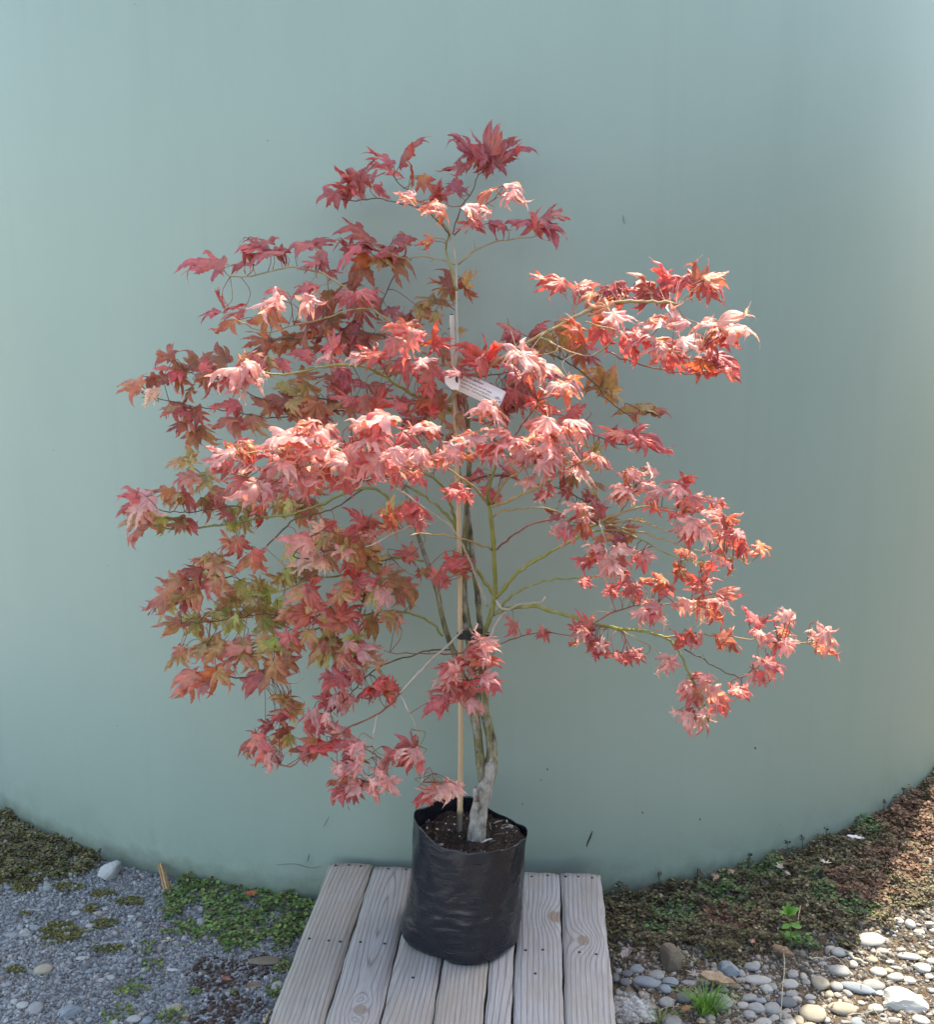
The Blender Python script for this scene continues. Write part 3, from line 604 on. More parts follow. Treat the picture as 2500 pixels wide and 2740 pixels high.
 (ZA, 'n', 2.60, 2.65, 6, 3, [(1755, 605), (1690, 530), (1640, 490), (1570, 462), (1480, 443), (1380, 425), (1280, 440), (1210, 425)], 'branch'),
 (ZA, 'n', 2.61, 2.65, 4, 3, [(1600, 470), (1560, 400), (1500, 350), (1475, 310)], 'branch'),
 (ZA, 'y', 2.60, 2.50, 6, 4, [(1752, 605), (1730, 560), (1700, 520), (1650, 480), (1600, 440), (1560, 420)], 'branch'),
 (ZB, 'y', 2.60, 2.64, 6, 3, [(118, 625), (160, 585), (210, 555), (270, 532), (350, 522), (430, 510), (465, 490)], 'branch'),
 (ZB, 'r', 2.60, 2.52, 5, 3, [(100, 505), (140, 465), (190, 420), (240, 375), (290, 340)], 'branch'),
 (ZB, 'n', 2.60, 2.66, 5, 3, [(95, 500), (110, 440), (140, 370), (180, 320), (195, 270), (215, 240), (245, 225)], 'branch'),
 (ZB, 'y', 2.50, 2.30, 16, 9, [(-20, 1280), (40, 1220), (110, 1150), (170, 1095), (240, 1045), (310, 1000), (380, 960), (460, 910), (550, 865), (630, 825), (700, 795), (770, 780), (860, 775), (950, 780), (1012, 790)], 'branch'),
 (ZB, 'y', 2.38, 2.22, 7, 4, [(455, 925), (520, 955), (590, 985), (665, 1000), (710, 970), (760, 930)], 'branch'),
 (ZB, 'y', 2.34, 2.20, 6, 3, [(640, 860), (720, 880), (800, 905), (880, 950), (960, 975), (1040, 985), (1120, 965)], 'branch'),
 (ZB, 'r', 2.32, 2.26, 6, 3, [(720, 980), (800, 1010), (880, 1038), (960, 1058), (1060, 1075), (1120, 1065)], 'branch'),
 (ZB, 'n', 2.50, 2.62, 6, 3, [(480, 985), (560, 1025), (630, 1070), (700, 1140), (760, 1205), (830, 1240), (900, 1232)], 'branch'),
 (ZB, 'r', 2.30, 2.22, 6, 4, [(340, 1345), (380, 1285), (420, 1230), (445, 1185)], 'branch'),
 (ZB, 'n', 2.52, 2.48, 4, 3, [(560, 1280), (640, 1310), (720, 1345), (800, 1368), (840, 1350), (860, 1320)], 'branch'),
 (ZB, 'n', 2.45, 2.55, 5, 3, [(150, 1100), (220, 1085), (300, 1070), (370, 1075), (430, 1060)], 'branch'),
 (ZD, 'n', 2.50, 2.64, 6, 3, [(560, 620), (700, 580), (850, 600), (1000, 650), (1130, 660), (1230, 700), (1340, 760), (1440, 860), (1540, 960), (1640, 1010)], 'branch'),
 (ZA, 'n', 2.58, 2.62, 6, 3, [(1600, 1420), (1450, 1410), (1300, 1400), (1150, 1410), (1000, 1400), (860, 1420), (740, 1370), (640, 1300), (500, 1290), (380, 1230)], 'branch'),
 (ZC, 'n', 2.60, 2.62, 5, 3, [(1500, 60), (1350, 70), (1200, 90), (1050, 110), (850, 125), (700, 95), (540, 75), (400, 50), (250, 10), (200, -30)], 'branch'),
 (ZC, 'y', 2.22, 2.12, 6, 4, [(1060, 270), (960, 260), (860, 275), (760, 300), (690, 310)], 'branch'),
 (ZC, 'y', 2.24, 2.10, 6, 4, [(1330, 300), (1270, 350), (1180, 370), (1080, 350), (980, 380), (880, 430)], 'branch'),
 (ZC, 'n', 2.34, 2.24, 5, 3, [(1060, 820), (980, 800), (1100, 690), (1180, 690)], 'branch'),
]
parts = []; SAMP = []; SID = []
for bi, (zm, mk, d0, d1, w0, w1, pts, nm) in enumerate(BR):
    q = np.array([(zm[0] + x * zm[2], zm[1] + y * zm[2]) for x, y in pts], float)
    L = np.r_[0, np.cumsum(np.hypot(*np.diff(q, axis=0).T))]; L /= L[-1]
    dep = d0 + (d1 - d0) * L
    if nm == 'branch': dep = dep + 0.02 * np.sin(L * 6 + bi) * (L > 0)
    P = np.array([at(x, y, d) for (x, y), d in zip(q, dep)])
    n = max(10, int(np.hypot(*np.diff(q, axis=0).T).sum() / 14))
    P = spline(P, n); s = np.linspace(0, 1, n)
    wp = (w0 + (w1 - w0) * s ** (2.2 if nm == 'trunk' else 0.8))
    r = px2m(wp, P[:, 1]) * 0.5
    if nm == 'branch':
        r *= 0.80
        P[1:-1] += 0.0012 * rng.normal(size=(n - 2, 3))                     # crooked twig
        r *= 1 + 0.28 * (np.arange(n) % 7 == 3)                              # leaf nodes
    else:
        r *= 1 + 0.07 * vnoise(np.stack([s * 4, s * 0 + bi], 1), bi) + 0.18 * (np.arange(n) % 13 == 6) * (nm == 'stem')
    if nm == 'trunk': r[:3] *= (1.08, 1.06, 1.02)
    mb = MB(); mb.add(*tube(P, r, 20 if nm == 'trunk' else 12 if nm == 'stem' else 7, rough=0.03 if nm != 'branch' else 0.06))
    if nm == 'trunk':
        nb = spline(np.array([at(1277, 2140, 2.445), at(1273, 2122, 2.438), at(1272, 2108, 2.436)]), 6); mb.add(*tube(nb, [.009, .008, .0075, .007, .006, .005], 9, rough=.08))
    if nm == 'branch':
        for k in range(4, n - 2, 9):                                         # bud spurs and snapped twigs
            if random.random() < .45:
                d = rng.normal(size=3); d /= np.linalg.norm(d); ln = random.uniform(.006, .02)
                mb.add(*tube([P[k], P[k] + d * ln * .6, P[k] + d * ln + [0, 0, ln * .2]], [r[k] * .6, r[k] * .45, r[k] * .25], 5))
    o = mb.build(nm, BK[mk], maple); parts.append(o)
    if nm == 'branch' or bi == 6:
        SAMP.append(P[n // 6:]); SID += [bi] * (n - n // 6)
SAMP = np.concatenate(SAMP); SID = np.array(SID)

# ---- leaf shapes: seven pointed, toothed, drooping lobes
def leaf_shape(seed, curl, fold, crumple, gape=1.0):
    r = np.random.default_rng(seed)
    lob = [(0, 1.0), (33, .95), (-33, .95), (66, .76), (-66, .76), (104, .40), (-104, .40)]
    tt = np.array([0, .14, .27, .37, .46, .53, .59, .65, .71, .77, .83, .89, .95, 1.0])
    ww = np.array([.02, .062, .086, .094, .106, .092, .106, .076, .086, .050, .050, .022, .011, .0])
    V = []; F = []; A = []
    for li, (an, ln) in enumerate(lob):
        ln *= r.uniform(.86, 1.1); an = rad(an * gape + r.normal() * 4.5); k = curl * r.uniform(.4, 1.6) ; sw = r.normal() * .9; fo = fold * r.uniform(.5, 1.4); tw = r.normal() * 1.15
        base = len(V); wj = ww * r.uniform(.82, 1.2) * (1 + r.normal(size=len(ww)) * .10)
        if abs(lob[li][0]) > 100: wj = wj * 1.05
        for i, t_ in enumerate(tt):
            rr_ = t_ * ln; aa = an + sw * t_ * t_ * .5
            ben = k * t_ ** 1.7; rad_ = rr_ * (math.sin(ben) / ben if abs(ben) > 1e-3 else 1); z = -rr_ * (1 - math.cos(ben)) / max(abs(ben), 1e-3) * (1 if ben > 0 else -1)
            cx, cy = math.sin(aa) * rad_, math.cos(aa) * rad_; px_, py_ = math.cos(aa), -math.sin(aa)
            tz = tw * t_ * t_
            for e in (-1, -.5, 0, .5, 1):
                hw = wj[i] * e * (1.0 if i % 2 else 1.0)
                zz = z - fo * abs(hw) + hw * math.sin(tz) + (0.012 * abs(e) if abs(e) == .5 else 0) + .003 * li
                V.append((cx + px_ * hw * math.cos(tz), cy + py_ * hw * math.cos(tz), zz)); A.append((t_, e, li / 7))
        for i in range(len(tt) - 1):
            for j in range(4):
                a = base + i * 5 + j; F.append((a, a + 1, a + 6, a + 5))
    V = np.array(V); V[:, 2] += crumple * (.05 * vnoise(V[:, :2] * 1.1, seed) + .022 * vnoise(V[:, :2] * 3.2, seed + 9)) * np.clip(np.hypot(V[:, 0], V[:, 1]) * 2, 0, 1)
    return V, np.array(F), np.array(A)
SH = [leaf_shape(s, .75, .5, 1.2, (.95, .7, .8, .6)[s % 4]) for s in range(16)]
SC = [leaf_shape(50 + s, .85, .7, 1.7, (1.0, .75, .88)[s % 3]) for s in range(12)]          # dried, curled
PAL = {'R': [((.48, .125, .125), (.43, .09, .11)), ((.47, .145, .115), (.47, .10, .13)), ((.52, .16, .15), (.45, .105, .11)), ((.48, .18, .12), (.49, .12, .14))],
       'N': [((.50, .26, .15), (.52, .18, .16)), ((.44, .32, .12), (.52, .22, .17)), ((.54, .27, .18), (.48, .16, .14)), ((.46, .36, .14), (.47, .25, .15))],
       'P': [((.38, .085, .115), (.32, .065, .09)), ((.40, .11, .11), (.34, .08, .085)), ((.42, .14, .10), (.35, .075, .10))],
       'O': [((.52, .21, .075), (.45, .10, .07)), ((.48, .23, .07), (.43, .12, .09)), ((.55, .26, .09), (.42, .09, .09))],
       'B': [((.34, .125, .065), (.35, .09, .07)), ((.30, .16, .055), (.36, .11, .07)), ((.38, .13, .08), (.30, .07, .06)), ((.36, .19, .065), (.38, .11, .08))],
       'M': [((.32, .30, .08), (.42, .22, .10)), ((.38, .33, .10), (.42, .22, .12)), ((.34, .25, .08), (.38, .14, .09))],
       'G': [((.34, .45, .10), (.40, .37, .14)), ((.38, .48, .13), (.44, .35, .17)), ((.43, .44, .18), (.42, .32, .14))],
       'S': [((.57, .33, .315), (.53, .265, .26)), ((.59, .39, .35), (.51, .22, .225)), ((.55, .31, .305), (.60, .42, .38)), ((.57, .28, .265), (.55, .33, .325))],  # sunlit leaves: the sun's paleness is painted into the red
       'T': [((.64, .50, .40), (.58, .42, .36)), ((.62, .44, .40), (.62, .52, .41))],
       'C': [((.54, .085, .075), (.50, .07, .07)), ((.55, .13, .07), (.47, .07, .065))]}
t = NT('maple_leaf'); v = t.obj()
a = t.attr('aux', 1); sa = t.n('SeparateXYZ', {0: a}); tt_, ee_ = sa.outputs[0], sa.outputs[1]; ae = t.math('ABSOLUTE', ee_)
nz = t.noise(v, 55, 5, .65); nzf = t.noise(v, 260, 4, .6)
c = t.mix(1.0, t.attr('col'), t.ramp(nz, [(.28, .66), (.5, 1.0), (.75, 1.32)]), 'MULTIPLY')
c = t.mix(t.ramp(t.noise(v, 95, 3), [(.56, 0.0), (.68, .3)]), c, (.46, .15, .05))
vein = t.math('MAXIMUM', t.ramp(ae, [(.0, 1.0), (.13, 0.0)]), t.math('MULTIPLY', t.ramp(t.math('FRACT', t.math('MULTIPLY_ADD', tt_, 9.0, t.math('MULTIPLY', ae, -1.6))), [(.0, 1.0), (.16, 0.0)]), .55))
c = t.mix(t.math('MULTIPLY', vein, .22), c, (.6, .3, .24))
c = t.mix(t.ramp(nzf, [(.62, 0.0), (.74, .5)]), c, (.58, .42, .36))
t.p(Base_Color=c, Roughness=.42, Specular_IOR_Level=.75)
t.bump(t.math('ADD', t.math('ADD', t.math('MULTIPLY', vein, -.8), nzf), t.math('MULTIPLY', nz, 1.2)), .45, .0012)
tr = t.n('BsdfTranslucent', {'Color': t.mix(1.0, c, (2.2, 1.7, 1.1), 'MULTIPLY')})
ms = t.n('MixShader', {0: .38, 1: t.b.outputs[0], 2: tr.outputs[0]}); t.set(t.out.inputs[0], ms.outputs[0])
LEAFM = t.m
LEAVES = [
 # zoom, depth, flatness, 'x,y,angle,size,colour;...'
 (ZA, 2.66, .3, "1530,200,80,210,P;1420,210,140,160,P;1460,275,150,160,R;1580,300,100,130,O;1240,300,105,150,P;1330,310,60,160,P;1390,300,40,110,P;1290,370,-100,190,R;1160,390,185,160,R;1200,430,-120,90,P;1420,380,-20,120,R;1250,360,150,170,R;1640,345,-60,120,O;1715,380,70,140,R;1790,365,-20,110,P"),
 (ZA, 2.48, .6, "1540,405,160,130,S;1560,420,-30,110,O;1650,450,-150,150,O;1670,480,170,130,S;1730,505,-60,110,O;1690,445,20,90,S"),
 (ZA, 2.63, .35, "550,725,175,240,R;600,745,-120,150,P;765,725,-80,150,R;730,740,165,130,R;805,620,140,150,P;780,650,170,150,R;870,670,170,190,R;930,710,-60,120,P;1030,640,160,170,R;1130,630,20,150,P;1100,725,-100,160,R;1070,740,170,120,R;1300,580,130,230,P;1250,690,-150,190,R;1390,650,-20,180,P;1330,660,170,150,R;1520,620,30,150,P;1540,640,-60,120,P;1510,745,-40,190,B;1430,720,-30,150,M;1340,740,-90,130,O;1180,785,20,90,R;1450,680,-150,120,R;1240,650,120,110,P"),
 (ZA, 2.5, .4, "1630,630,-150,120,O;1060,845,160,160,R;1020,880,-140,140,R;900,870,160,150,R;1100,910,-10,170,R;1260,890,-170,190,R;1350,890,-30,150,R;1310,910,-110,150,O;570,975,180,190,P;620,930,110,120,P;695,950,20,140,R;690,985,170,140,P;660,1030,190,190,O;830,1030,-120,230,O;880,1000,-70,120,O"),
 (ZA, 2.36, .6, "850,930,185,230,S;890,950,-60,150,S;1050,950,-100,180,S;1030,955,-140,130,S"),
 (ZA, 2.66, .3, "1290,795,-100,170,B;1270,830,160,130,B;1320,985,-60,170,P;1290,1000,-130,140,B;1160,930,-90,170,B;1190,900,70,120,B;1400,940,-60,150,P;1480,990,-60,130,P;1560,1020,120,120,B;1530,1010,60,110,B;1000,1090,180,210,B;1120,1050,-120,200,B;1050,1040,150,160,B;1280,1110,-80,180,B;1200,1010,20,170,B;1250,1060,-150,170,P;960,1140,-100,140,B;820,1100,160,180,B;800,1170,-140,150,B;870,1160,-80,130,M;1150,1120,-100,160,B;1600,1030,80,90,M;1330,1140,-60,160,P;1100,1150,160,150,B;1400,1100,20,130,B;1080,1000,100,140,P;1230,1150,-90,150,B"),
 (ZB, 2.67, .3, "60,700,160,130,B;100,690,70,110,B;150,680,80,100,M;155,745,-60,90,B;30,770,160,120,M;-10,760,140,110,M;-20,820,-60,120,M;30,850,-70,110,M;70,740,-100,100,M;130,890,10,60,M;120,1010,170,130,M;70,980,-60,120,B"),
 (ZA, 2.34, .45, "1510,1050,165,190,C;1560,1040,20,130,O;1520,1080,180,150,O;1540,1140,-100,210,R;1480,1140,-140,140,R;1600,1090,-30,140,R;1670,1090,95,170,C;1640,1120,120,130,O;1700,1120,40,150,C;1700,1150,0,140,C;1370,1190,-160,170,C;1390,1180,60,120,C;1410,1210,-50,130,C;1280,1200,170,130,S;1510,1215,-160,150,R;1540,1240,-100,110,R;1640,1220,0,140,S;1600,1240,-110,110,R"),
 (ZA, 2.44, .4, "1180,1130,100,150,R;1170,1150,190,120,R;1030,1180,170,150,R;1050,1200,-70,130,R;1160,1210,0,150,S;1200,1240,-80,120,S;1120,1200,-160,120,S"),
 (ZA, 2.6, .3, "345,1180,150,170,B;380,1210,100,130,B;510,1210,80,160,B;480,1250,170,120,B;620,1190,110,190,B;640,1230,40,140,B;380,1265,165,190,R;420,1280,-120,140,B;450,1330,-60,150,B;560,1260,100,150,R;530,1290,-150,140,B;180,1335,165,170,O;200,1350,-30,110,O;310,1340,-60,150,B;330,1310,150,110,B;450,1385,-130,170,B;560,1330,-60,160,B;580,1300,0,140,B;640,1340,-90,120,R;390,1450,160,150,R;350,1465,-150,120,R;650,1430,175,210,R;700,1440,-30,140,R;870,1440,-120,160,B;920,1400,150,140,B;930,1370,-90,160,G;970,1320,40,120,M;1070,1370,-60,160,M;1020,1350,-140,130,G;1050,1290,20,150,B;1250,1300,-60,170,P;1320,1330,160,160,P;1210,1360,150,180,R;1400,1350,0,150,B;1130,1300,170,140,B;1450,1260,160,130,M;1180,1430,-60,150,B;1070,1440,-100,150,O;1000,1430,20,140,M"),
 (ZA, 2.3, .75, "640,1270,180,260,S;720,1280,-140,200,S;770,1290,-80,220,S;810,1270,-40,180,S;690,1330,-110,150,O"),
 (ZA, 2.38, .5, "800,1225,170,200,R;760,1210,20,150,O;900,1230,-10,150,R;930,1250,-80,120,R;850,1250,-90,130,M;550,1240,40,120,C"),
 (ZA, 2.45, .35, "280,1400,-90,120,T;260,1370,110,80,T;1300,1420,130,220,R;1350,1440,-60,170,R;1400,1410,70,200,C;1430,1440,-30,170,R;1660,1290,-100,200,R;1640,1340,120,180,C;1680,1370,-60,180,R;1600,1430,-150,180,O;1640,1440,20,160,R;1240,1400,170,170,R;1500,1430,150,160,R;1550,1290,-90,140,R;1710,1420,-50,150,B"),
 (ZB, 2.66, .3, "150,130,115,150,P;165,170,180,130,P;240,115,85,140,P;215,150,110,130,P;290,130,70,130,P;340,150,20,160,P;300,170,40,150,P;200,185,-100,130,P;110,215,185,120,P;300,190,-40,130,P;235,225,-90,100,R;20,330,100,130,P;120,310,-20,80,B;100,295,140,80,B"),
 (ZB, 2.46, .6, "215,330,-150,130,O;240,320,20,110,O;340,290,30,110,S;350,335,-10,170,S;320,340,-150,120,S;200,390,-10,170,S;190,425,-40,120,O;220,400,170,110,S"),
 (ZB, 2.62, .35, "170,450,-170,120,R;200,460,-40,90,R;275,470,-60,110,P;280,455,150,80,P;380,440,175,130,P;440,440,70,110,R;500,415,55,140,P;490,450,10,110,P;510,485,-50,110,P;430,475,-110,90,P"),
 (ZB, 2.42, .45, "500,690,165,150,C;520,710,-130,110,C;610,710,160,150,R;650,700,20,130,R;640,745,-160,130,O;715,720,165,160,P;760,730,-20,140,P;790,745,-80,160,P;890,690,100,160,B;850,720,170,140,R;910,745,-80,170,R;960,640,125,140,C;1000,700,0,150,R;980,750,-60,130,P;940,720,60,140,R;1105,650,80,180,B;1050,690,160,150,R;1180,665,30,200,O;1160,715,-30,160,R;1090,715,-150,130,O;1030,720,-100,130,R"),
 (ZB, 2.36, .35, "690,795,165,140,O;700,790,60,120,B;700,890,-90,190,O;710,930,-70,140,C;620,890,100,170,O;610,920,-80,150,O;740,880,-60,130,S"),
 (ZB, 2.56, .35, "570,850,120,150,M;540,860,170,120,M;560,930,-90,160,M;600,960,-30,150,O;620,990,-90,150,B;330,890,150,150,P;340,920,-80,130,P;430,890,70,140,P;440,920,-60,110,P;360,950,-120,110,P;480,950,-60,140,M;500,930,150,120,M;410,970,170,110,M;650,950,10,140,R;660,1000,-40,110,P"),
 (ZB, 2.26, .6, "790,840,-40,170,S;770,850,160,110,R;900,860,-150,170,S;940,840,20,120,O;1010,840,80,160,S;1020,860,180,130,S;1110,860,-160,150,S;1130,850,70,110,S;1215,840,60,200,S;1170,870,150,140,S;1230,890,-170,190,S;1290,880,10,180,S;1240,930,-60,140,R;1200,900,-90,150,S;870,910,170,200,S;880,920,-40,130,C;920,960,-150,160,S;960,930,10,130,O;1080,930,-10,170,S;1110,950,-60,110,S"),
 (ZB, 2.3, .4, "800,950,-120,160,R;830,970,-50,120,R;1180,960,-60,150,R;1000,970,60,120,R;960,1010,-90,150,R;1030,1000,-50,160,R;1010,1030,-110,120,R;850,990,-60,120,R;1130,1000,170,140,R;1220,1010,-5,180,P;1170,1020,160,120,R;1120,1060,-110,150,O;1160,1050,30,130,R;1220,1055,-20,150,R;1080,1050,150,110,R;1100,1050,170,120,P"),
 (ZB, 2.40, .3, "200,990,110,200,C;240,985,70,180,C;260,1010,20,150,C;180,1020,160,150,C;230,1040,-60,140,R;90,1060,180,130,P;140,1062,-20,120,P"),
 (ZB, 2.22, .6, "370,980,130,220,S;420,1010,-30,160,S;470,1030,-10,190,S;450,1050,-70,150,S;400,1020,-100,150,R"),
 (ZB, 2.4, .4, "400,1080,-110,160,R;350,1060,160,150,R;440,1065,-60,140,R;500,1070,-20,120,P;320,1040,-90,140,R"),
 (ZB, 2.2, .6, "590,1090,60,110,O;540,1130,175,150,O;570,1110,20,120,S;600,1130,-60,110,S;510,1120,-150,120,S;540,1100,120,80,O"),
 (ZB, 2.6, .35, "370,1110,20,150,B;330,1170,-60,160,P;350,1150,150,140,P;390,1130,-90,140,B;300,1230,-60,140,B;250,1130,170,140,B;320,1200,160,130,B;380,1190,-60,110,B"),
 (ZB, 2.32, .35, "440,1175,100,130,C;430,1190,170,110,C;470,1205,-10,120,C;590,1225,60,120,R;580,1235,180,120,R"),
 (ZB, 2.65, .35, "710,1090,90,150,M;740,1100,60,130,M;690,1120,180,130,M;770,1150,-30,130,M;660,1075,-160,120,M;740,1140,-100,120,M;820,1210,175,140,M;830,1225,-30,110,M;910,1210,0,140,M;930,1215,30,100,B"),
 (ZB, 2.46, .4, "650,1285,-30,140,R;640,1300,150,110,R;760,1310,165,160,R;740,1320,-140,120,R;850,1300,60,120,R;840,1320,170,110,R;910,1340,5,180,R;890,1350,-30,150,R;870,1350,-150,110,R;800,1320,-20,110,C"),
 # front sprays
 (ZD, 2.12, .85, "210,230,170,280,S;250,230,-20,220,S;280,280,-60,150,O;640,90,160,260,S;720,130,-30,240,S;640,110,-150,200,O;700,260,170,250,S;760,270,-10,170,S;540,300,170,300,S;500,330,-150,200,R;600,330,-30,200,S;640,400,-60,180,S;780,340,180,280,S;860,370,-60,230,S;900,340,0,200,S;970,340,10,150,O;1080,240,-100,260,S;1060,280,170,220,S;1180,240,0,260,S;1290,240,-20,220,O;1250,280,-80,180,S;1330,330,-90,180,S;1150,380,-60,240,S;1230,390,10,150,O;1060,430,150,230,S;950,460,180,220,S;880,480,-40,170,S;720,430,-160,220,S;780,450,-70,170,R;900,450,20,150,O;1180,440,-30,200,S;1060,530,-80,190,S;1150,500,-60,240,R;1270,490,-10,120,T;1450,450,-20,200,S;1480,500,-60,180,M;1420,440,160,120,S;1100,470,20,220,S;1020,380,160,240,S;1000,300,100,180,S"),
 (ZD, 2.16, .7, "1330,570,-40,260,S;1270,550,150,170,S;950,610,-170,240,S;1000,640,-50,180,S;1070,590,-110,160,S;1080,720,-20,200,R;1040,730,-140,130,S;1120,690,-60,150,R"),
 (ZD, 2.5, .35, "1440,390,60,140,G;1390,380,120,130,M;560,590,150,170,R;600,570,30,160,R;640,560,-40,140,P;690,700,-60,200,R;650,690,150,150,R;720,740,-120,140,R;800,560,150,160,P;860,540,-40,180,B;300,280,140,180,P;400,300,60,160,B;320,80,30,200,C;200,60,150,220,O;380,140,-60,180,M;60,100,-90,200,R;1000,40,90,170,C;1090,95,0,140,R;1280,130,60,130,R;1260,145,180,120,R;1380,220,-30,170,R;1340,230,150,130,R;780,60,-30,200,P;840,40,-90,180,P;700,200,170,160,B;460,60,-80,160,B;250,160,-90,180,P;480,200,-60,180,M;600,180,30,160,B;420,230,140,170,M"),
 (ZD, 2.1, .75, "400,440,-110,220,S;360,440,170,200,S;430,430,-40,210,S;500,430,0,180,O;220,450,-80,200,S;170,440,170,200,S;240,480,-50,160,S;50,450,-60,230,S;-20,480,-90,200,S;120,440,-40,150,O;340,490,-100,180,R"),
 (ZD, 2.24, .5, "30,580,-40,190,R;200,590,-40,200,R;160,580,-140,150,R;470,700,-20,240,R;430,690,-120,190,R;530,740,-50,160,R;100,810,30,220,R;150,830,90,190,R;140,860,-120,190,R;200,930,-100,140,R;0,860,90,190,O;20,900,-80,170,O;-10,920,150,140,R"),
 (ZD, 2.44, .35, "430,1170,110,230,C;420,1200,170,180,R;480,1190,60,190,R;510,1240,-60,200,B;450,1240,-80,170,O;310,1260,120,200,R;290,1270,170,150,R;330,1330,-80,190,R;370,1320,-40,150,R;90,1130,150,160,R;110,1150,20,130,B;210,1290,-80,140,M;190,1270,100,120,B"),
 (ZD, 2.62, .35, "1270,650,-90,190,B;1220,620,60,150,B;1230,720,-100,160,R;1430,760,-40,180,P;1460,800,30,170,P;1430,850,-100,190,P;1380,740,100,150,P;1160,860,170,160,R;1120,830,100,130,B;1560,960,-40,190,P;1620,1020,-60,190,P;1500,1010,170,170,B;1680,960,20,150,B;1580,1060,-100,150,P;1520,880,60,160,B;1450,640,30,140,M;1750,890,20,120,M;1410,700,150,130,M;1660,1030,40,140,B"),
 (ZD, 2.14, .7, "1300,790,160,260,S;1340,800,-10,200,S;1360,830,-60,180,O;1370,870,-10,200,S;1290,860,-150,170,R;1350,930,-90,240,O;1310,960,-120,200,O;1390,960,-60,180,O;1210,930,150,200,S;1180,950,-160,210,S;1250,990,-60,220,S;1220,1000,-100,160,R"),
 (ZD, 2.16, .55, "1610,660,170,260,S;1640,690,-60,210,S;1580,700,-140,170,S;1670,560,170,210,O;1700,570,-30,170,S;1780,660,-150,220,S;1820,640,0,180,S;1430,1080,160,220,S;1460,1110,-60,180,S;1410,1160,180,180,R;1430,1150,-40,160,O;1340,1180,175,210,R;1330,1200,-100,170,R;1480,1150,-30,150,R;1590,1100,30,190,S;1640,1090,-10,180,S;1540,1250,-95,250,S;1490,1240,-160,190,S;1590,1240,-40,190,S;1660,1210,-60,220,R;1610,1180,120,170,R;1640,1300,-100,190,R;1740,1140,20,230,R;1770,1180,-60,210,R;1800,1110,60,180,S"),
 (ZD, 2.26, .45, "1380,1330,-20,140,R;1340,1330,170,110,R;1550,1390,-60,150,R;1530,1400,-150,120,R;1690,1370,150,170,S;1710,1400,-20,190,R;1670,1390,-150,150,R;1800,1310,10,170,O"),
 (ZD, 2.42, .35, "850,1600,110,170,R;870,1640,-30,150,R;840,1660,-110,140,R;1060,1670,100,130,R;1085,1710,-70,150,R;1030,1690,180,110,R"),
 (ZD, 2.26, .45, "1340,1610,120,200,R;1310,1670,180,180,R;1400,1650,-40,180,P;1350,1720,-90,170,S;1440,1750,-10,180,R;1470,1790,-60,170,R;1260,1760,175,100,O;1400,1780,-120,150,R;1290,1640,100,140,R"),
 (ZE, 2.14, .55, "410,245,175,190,S;400,260,-140,150,O;450,250,20,140,S;545,240,-50,130,S;520,225,150,100,O;360,345,170,190,S;400,360,-60,170,S;330,370,-150,140,O;540,330,170,220,S;580,350,-20,180,S;530,380,-120,150,R;560,420,-60,160,O;520,440,-170,140,R;690,300,130,190,R;650,330,-160,160,R;740,280,70,140,R;740,340,-40,150,R;690,360,-90,150,S;740,430,-30,170,O;700,410,150,150,R;680,490,175,150,R;800,420,-50,190,R;780,380,60,140,S;790,530,180,240,S;840,540,-30,200,S;760,570,-100,180,S;880,400,130,120,S;890,420,-50,150,O;920,440,-70,120,R;1005,500,70,140,O;1020,530,-80,140,O;950,550,-90,200,R;920,530,120,160,S;730,590,-150,190,R;740,630,-100,160,R;690,570,170,140,S;830,620,-90,170,S;870,600,-30,150,S;930,640,-100,160,S;970,600,10,160,R;1010,620,-90,180,R;1050,590,10,140,S;1080,620,-60,160,S;1070,700,-70,150,R;1030,690,-120,150,R;1115,712,0,60,T;1195,685,-30,160,O;1150,670,160,110,S;920,730,-100,150,R;870,710,160,130,S;990,790,-70,130,O;960,770,170,110,S;860,470,20,170,S;640,470,160,140,R"),
 (ZE, 2.2, .4, "690,700,170,120,O;730,720,-20,110,O;780,740,-60,120,S;700,790,85,170,B;680,820,150,140,B;730,830,-20,150,B;690,850,-100,130,R;860,790,-30,120,O;870,790,-100,100,R;800,870,90,190,R;790,900,180,160,R;860,870,30,150,S;840,920,-60,140,R;960,945,15,230,R;900,980,160,160,S;970,1000,-30,170,S;880,1040,-60,190,R;910,1060,-25,200,O;800,1020,-100,180,R;820,1060,-70,160,T;740,1000,170,150,T;720,1030,-90,150,S;540,1010,140,170,S;510,1050,-150,200,R;560,1040,-20,190,O;540,1090,-80,190,R;460,1080,-120,160,S;590,1090,-50,160,S;580,870,160,170,O;610,900,-30,190,R;570,910,-140,140,R;640,930,-80,110,R;430,920,-20,170,R;410,920,170,140,R;440,950,-60,110,R;300,930,-50,120,R;300,930,150,110,R;160,880,-30,100,R;350,880,170,120,R"),
 (ZE, 2.26, .4, "230,1260,-60,170,R;240,1230,60,120,S;350,1310,-40,150,R;330,1300,170,120,R;450,1310,-50,170,P;440,1300,160,120,P;260,1310,-90,120,R;400,1320,-80,110,P;130,1140,130,150,R;170,1170,20,150,P;130,1200,-90,120,S"),
 (ZE, 2.14, .5, "620,1360,-100,180,S;590,1370,-140,160,S;660,1370,-60,160,S;710,1230,-100,190,R;700,1200,100,150,R;740,1200,30,130,R;770,1175,100,100,O;820,1210,-80,150,S;790,1200,-30,130,R;960,1180,30,170,B;930,1200,180,130,B;990,1230,-50,170,B;930,1220,-90,130,O"),
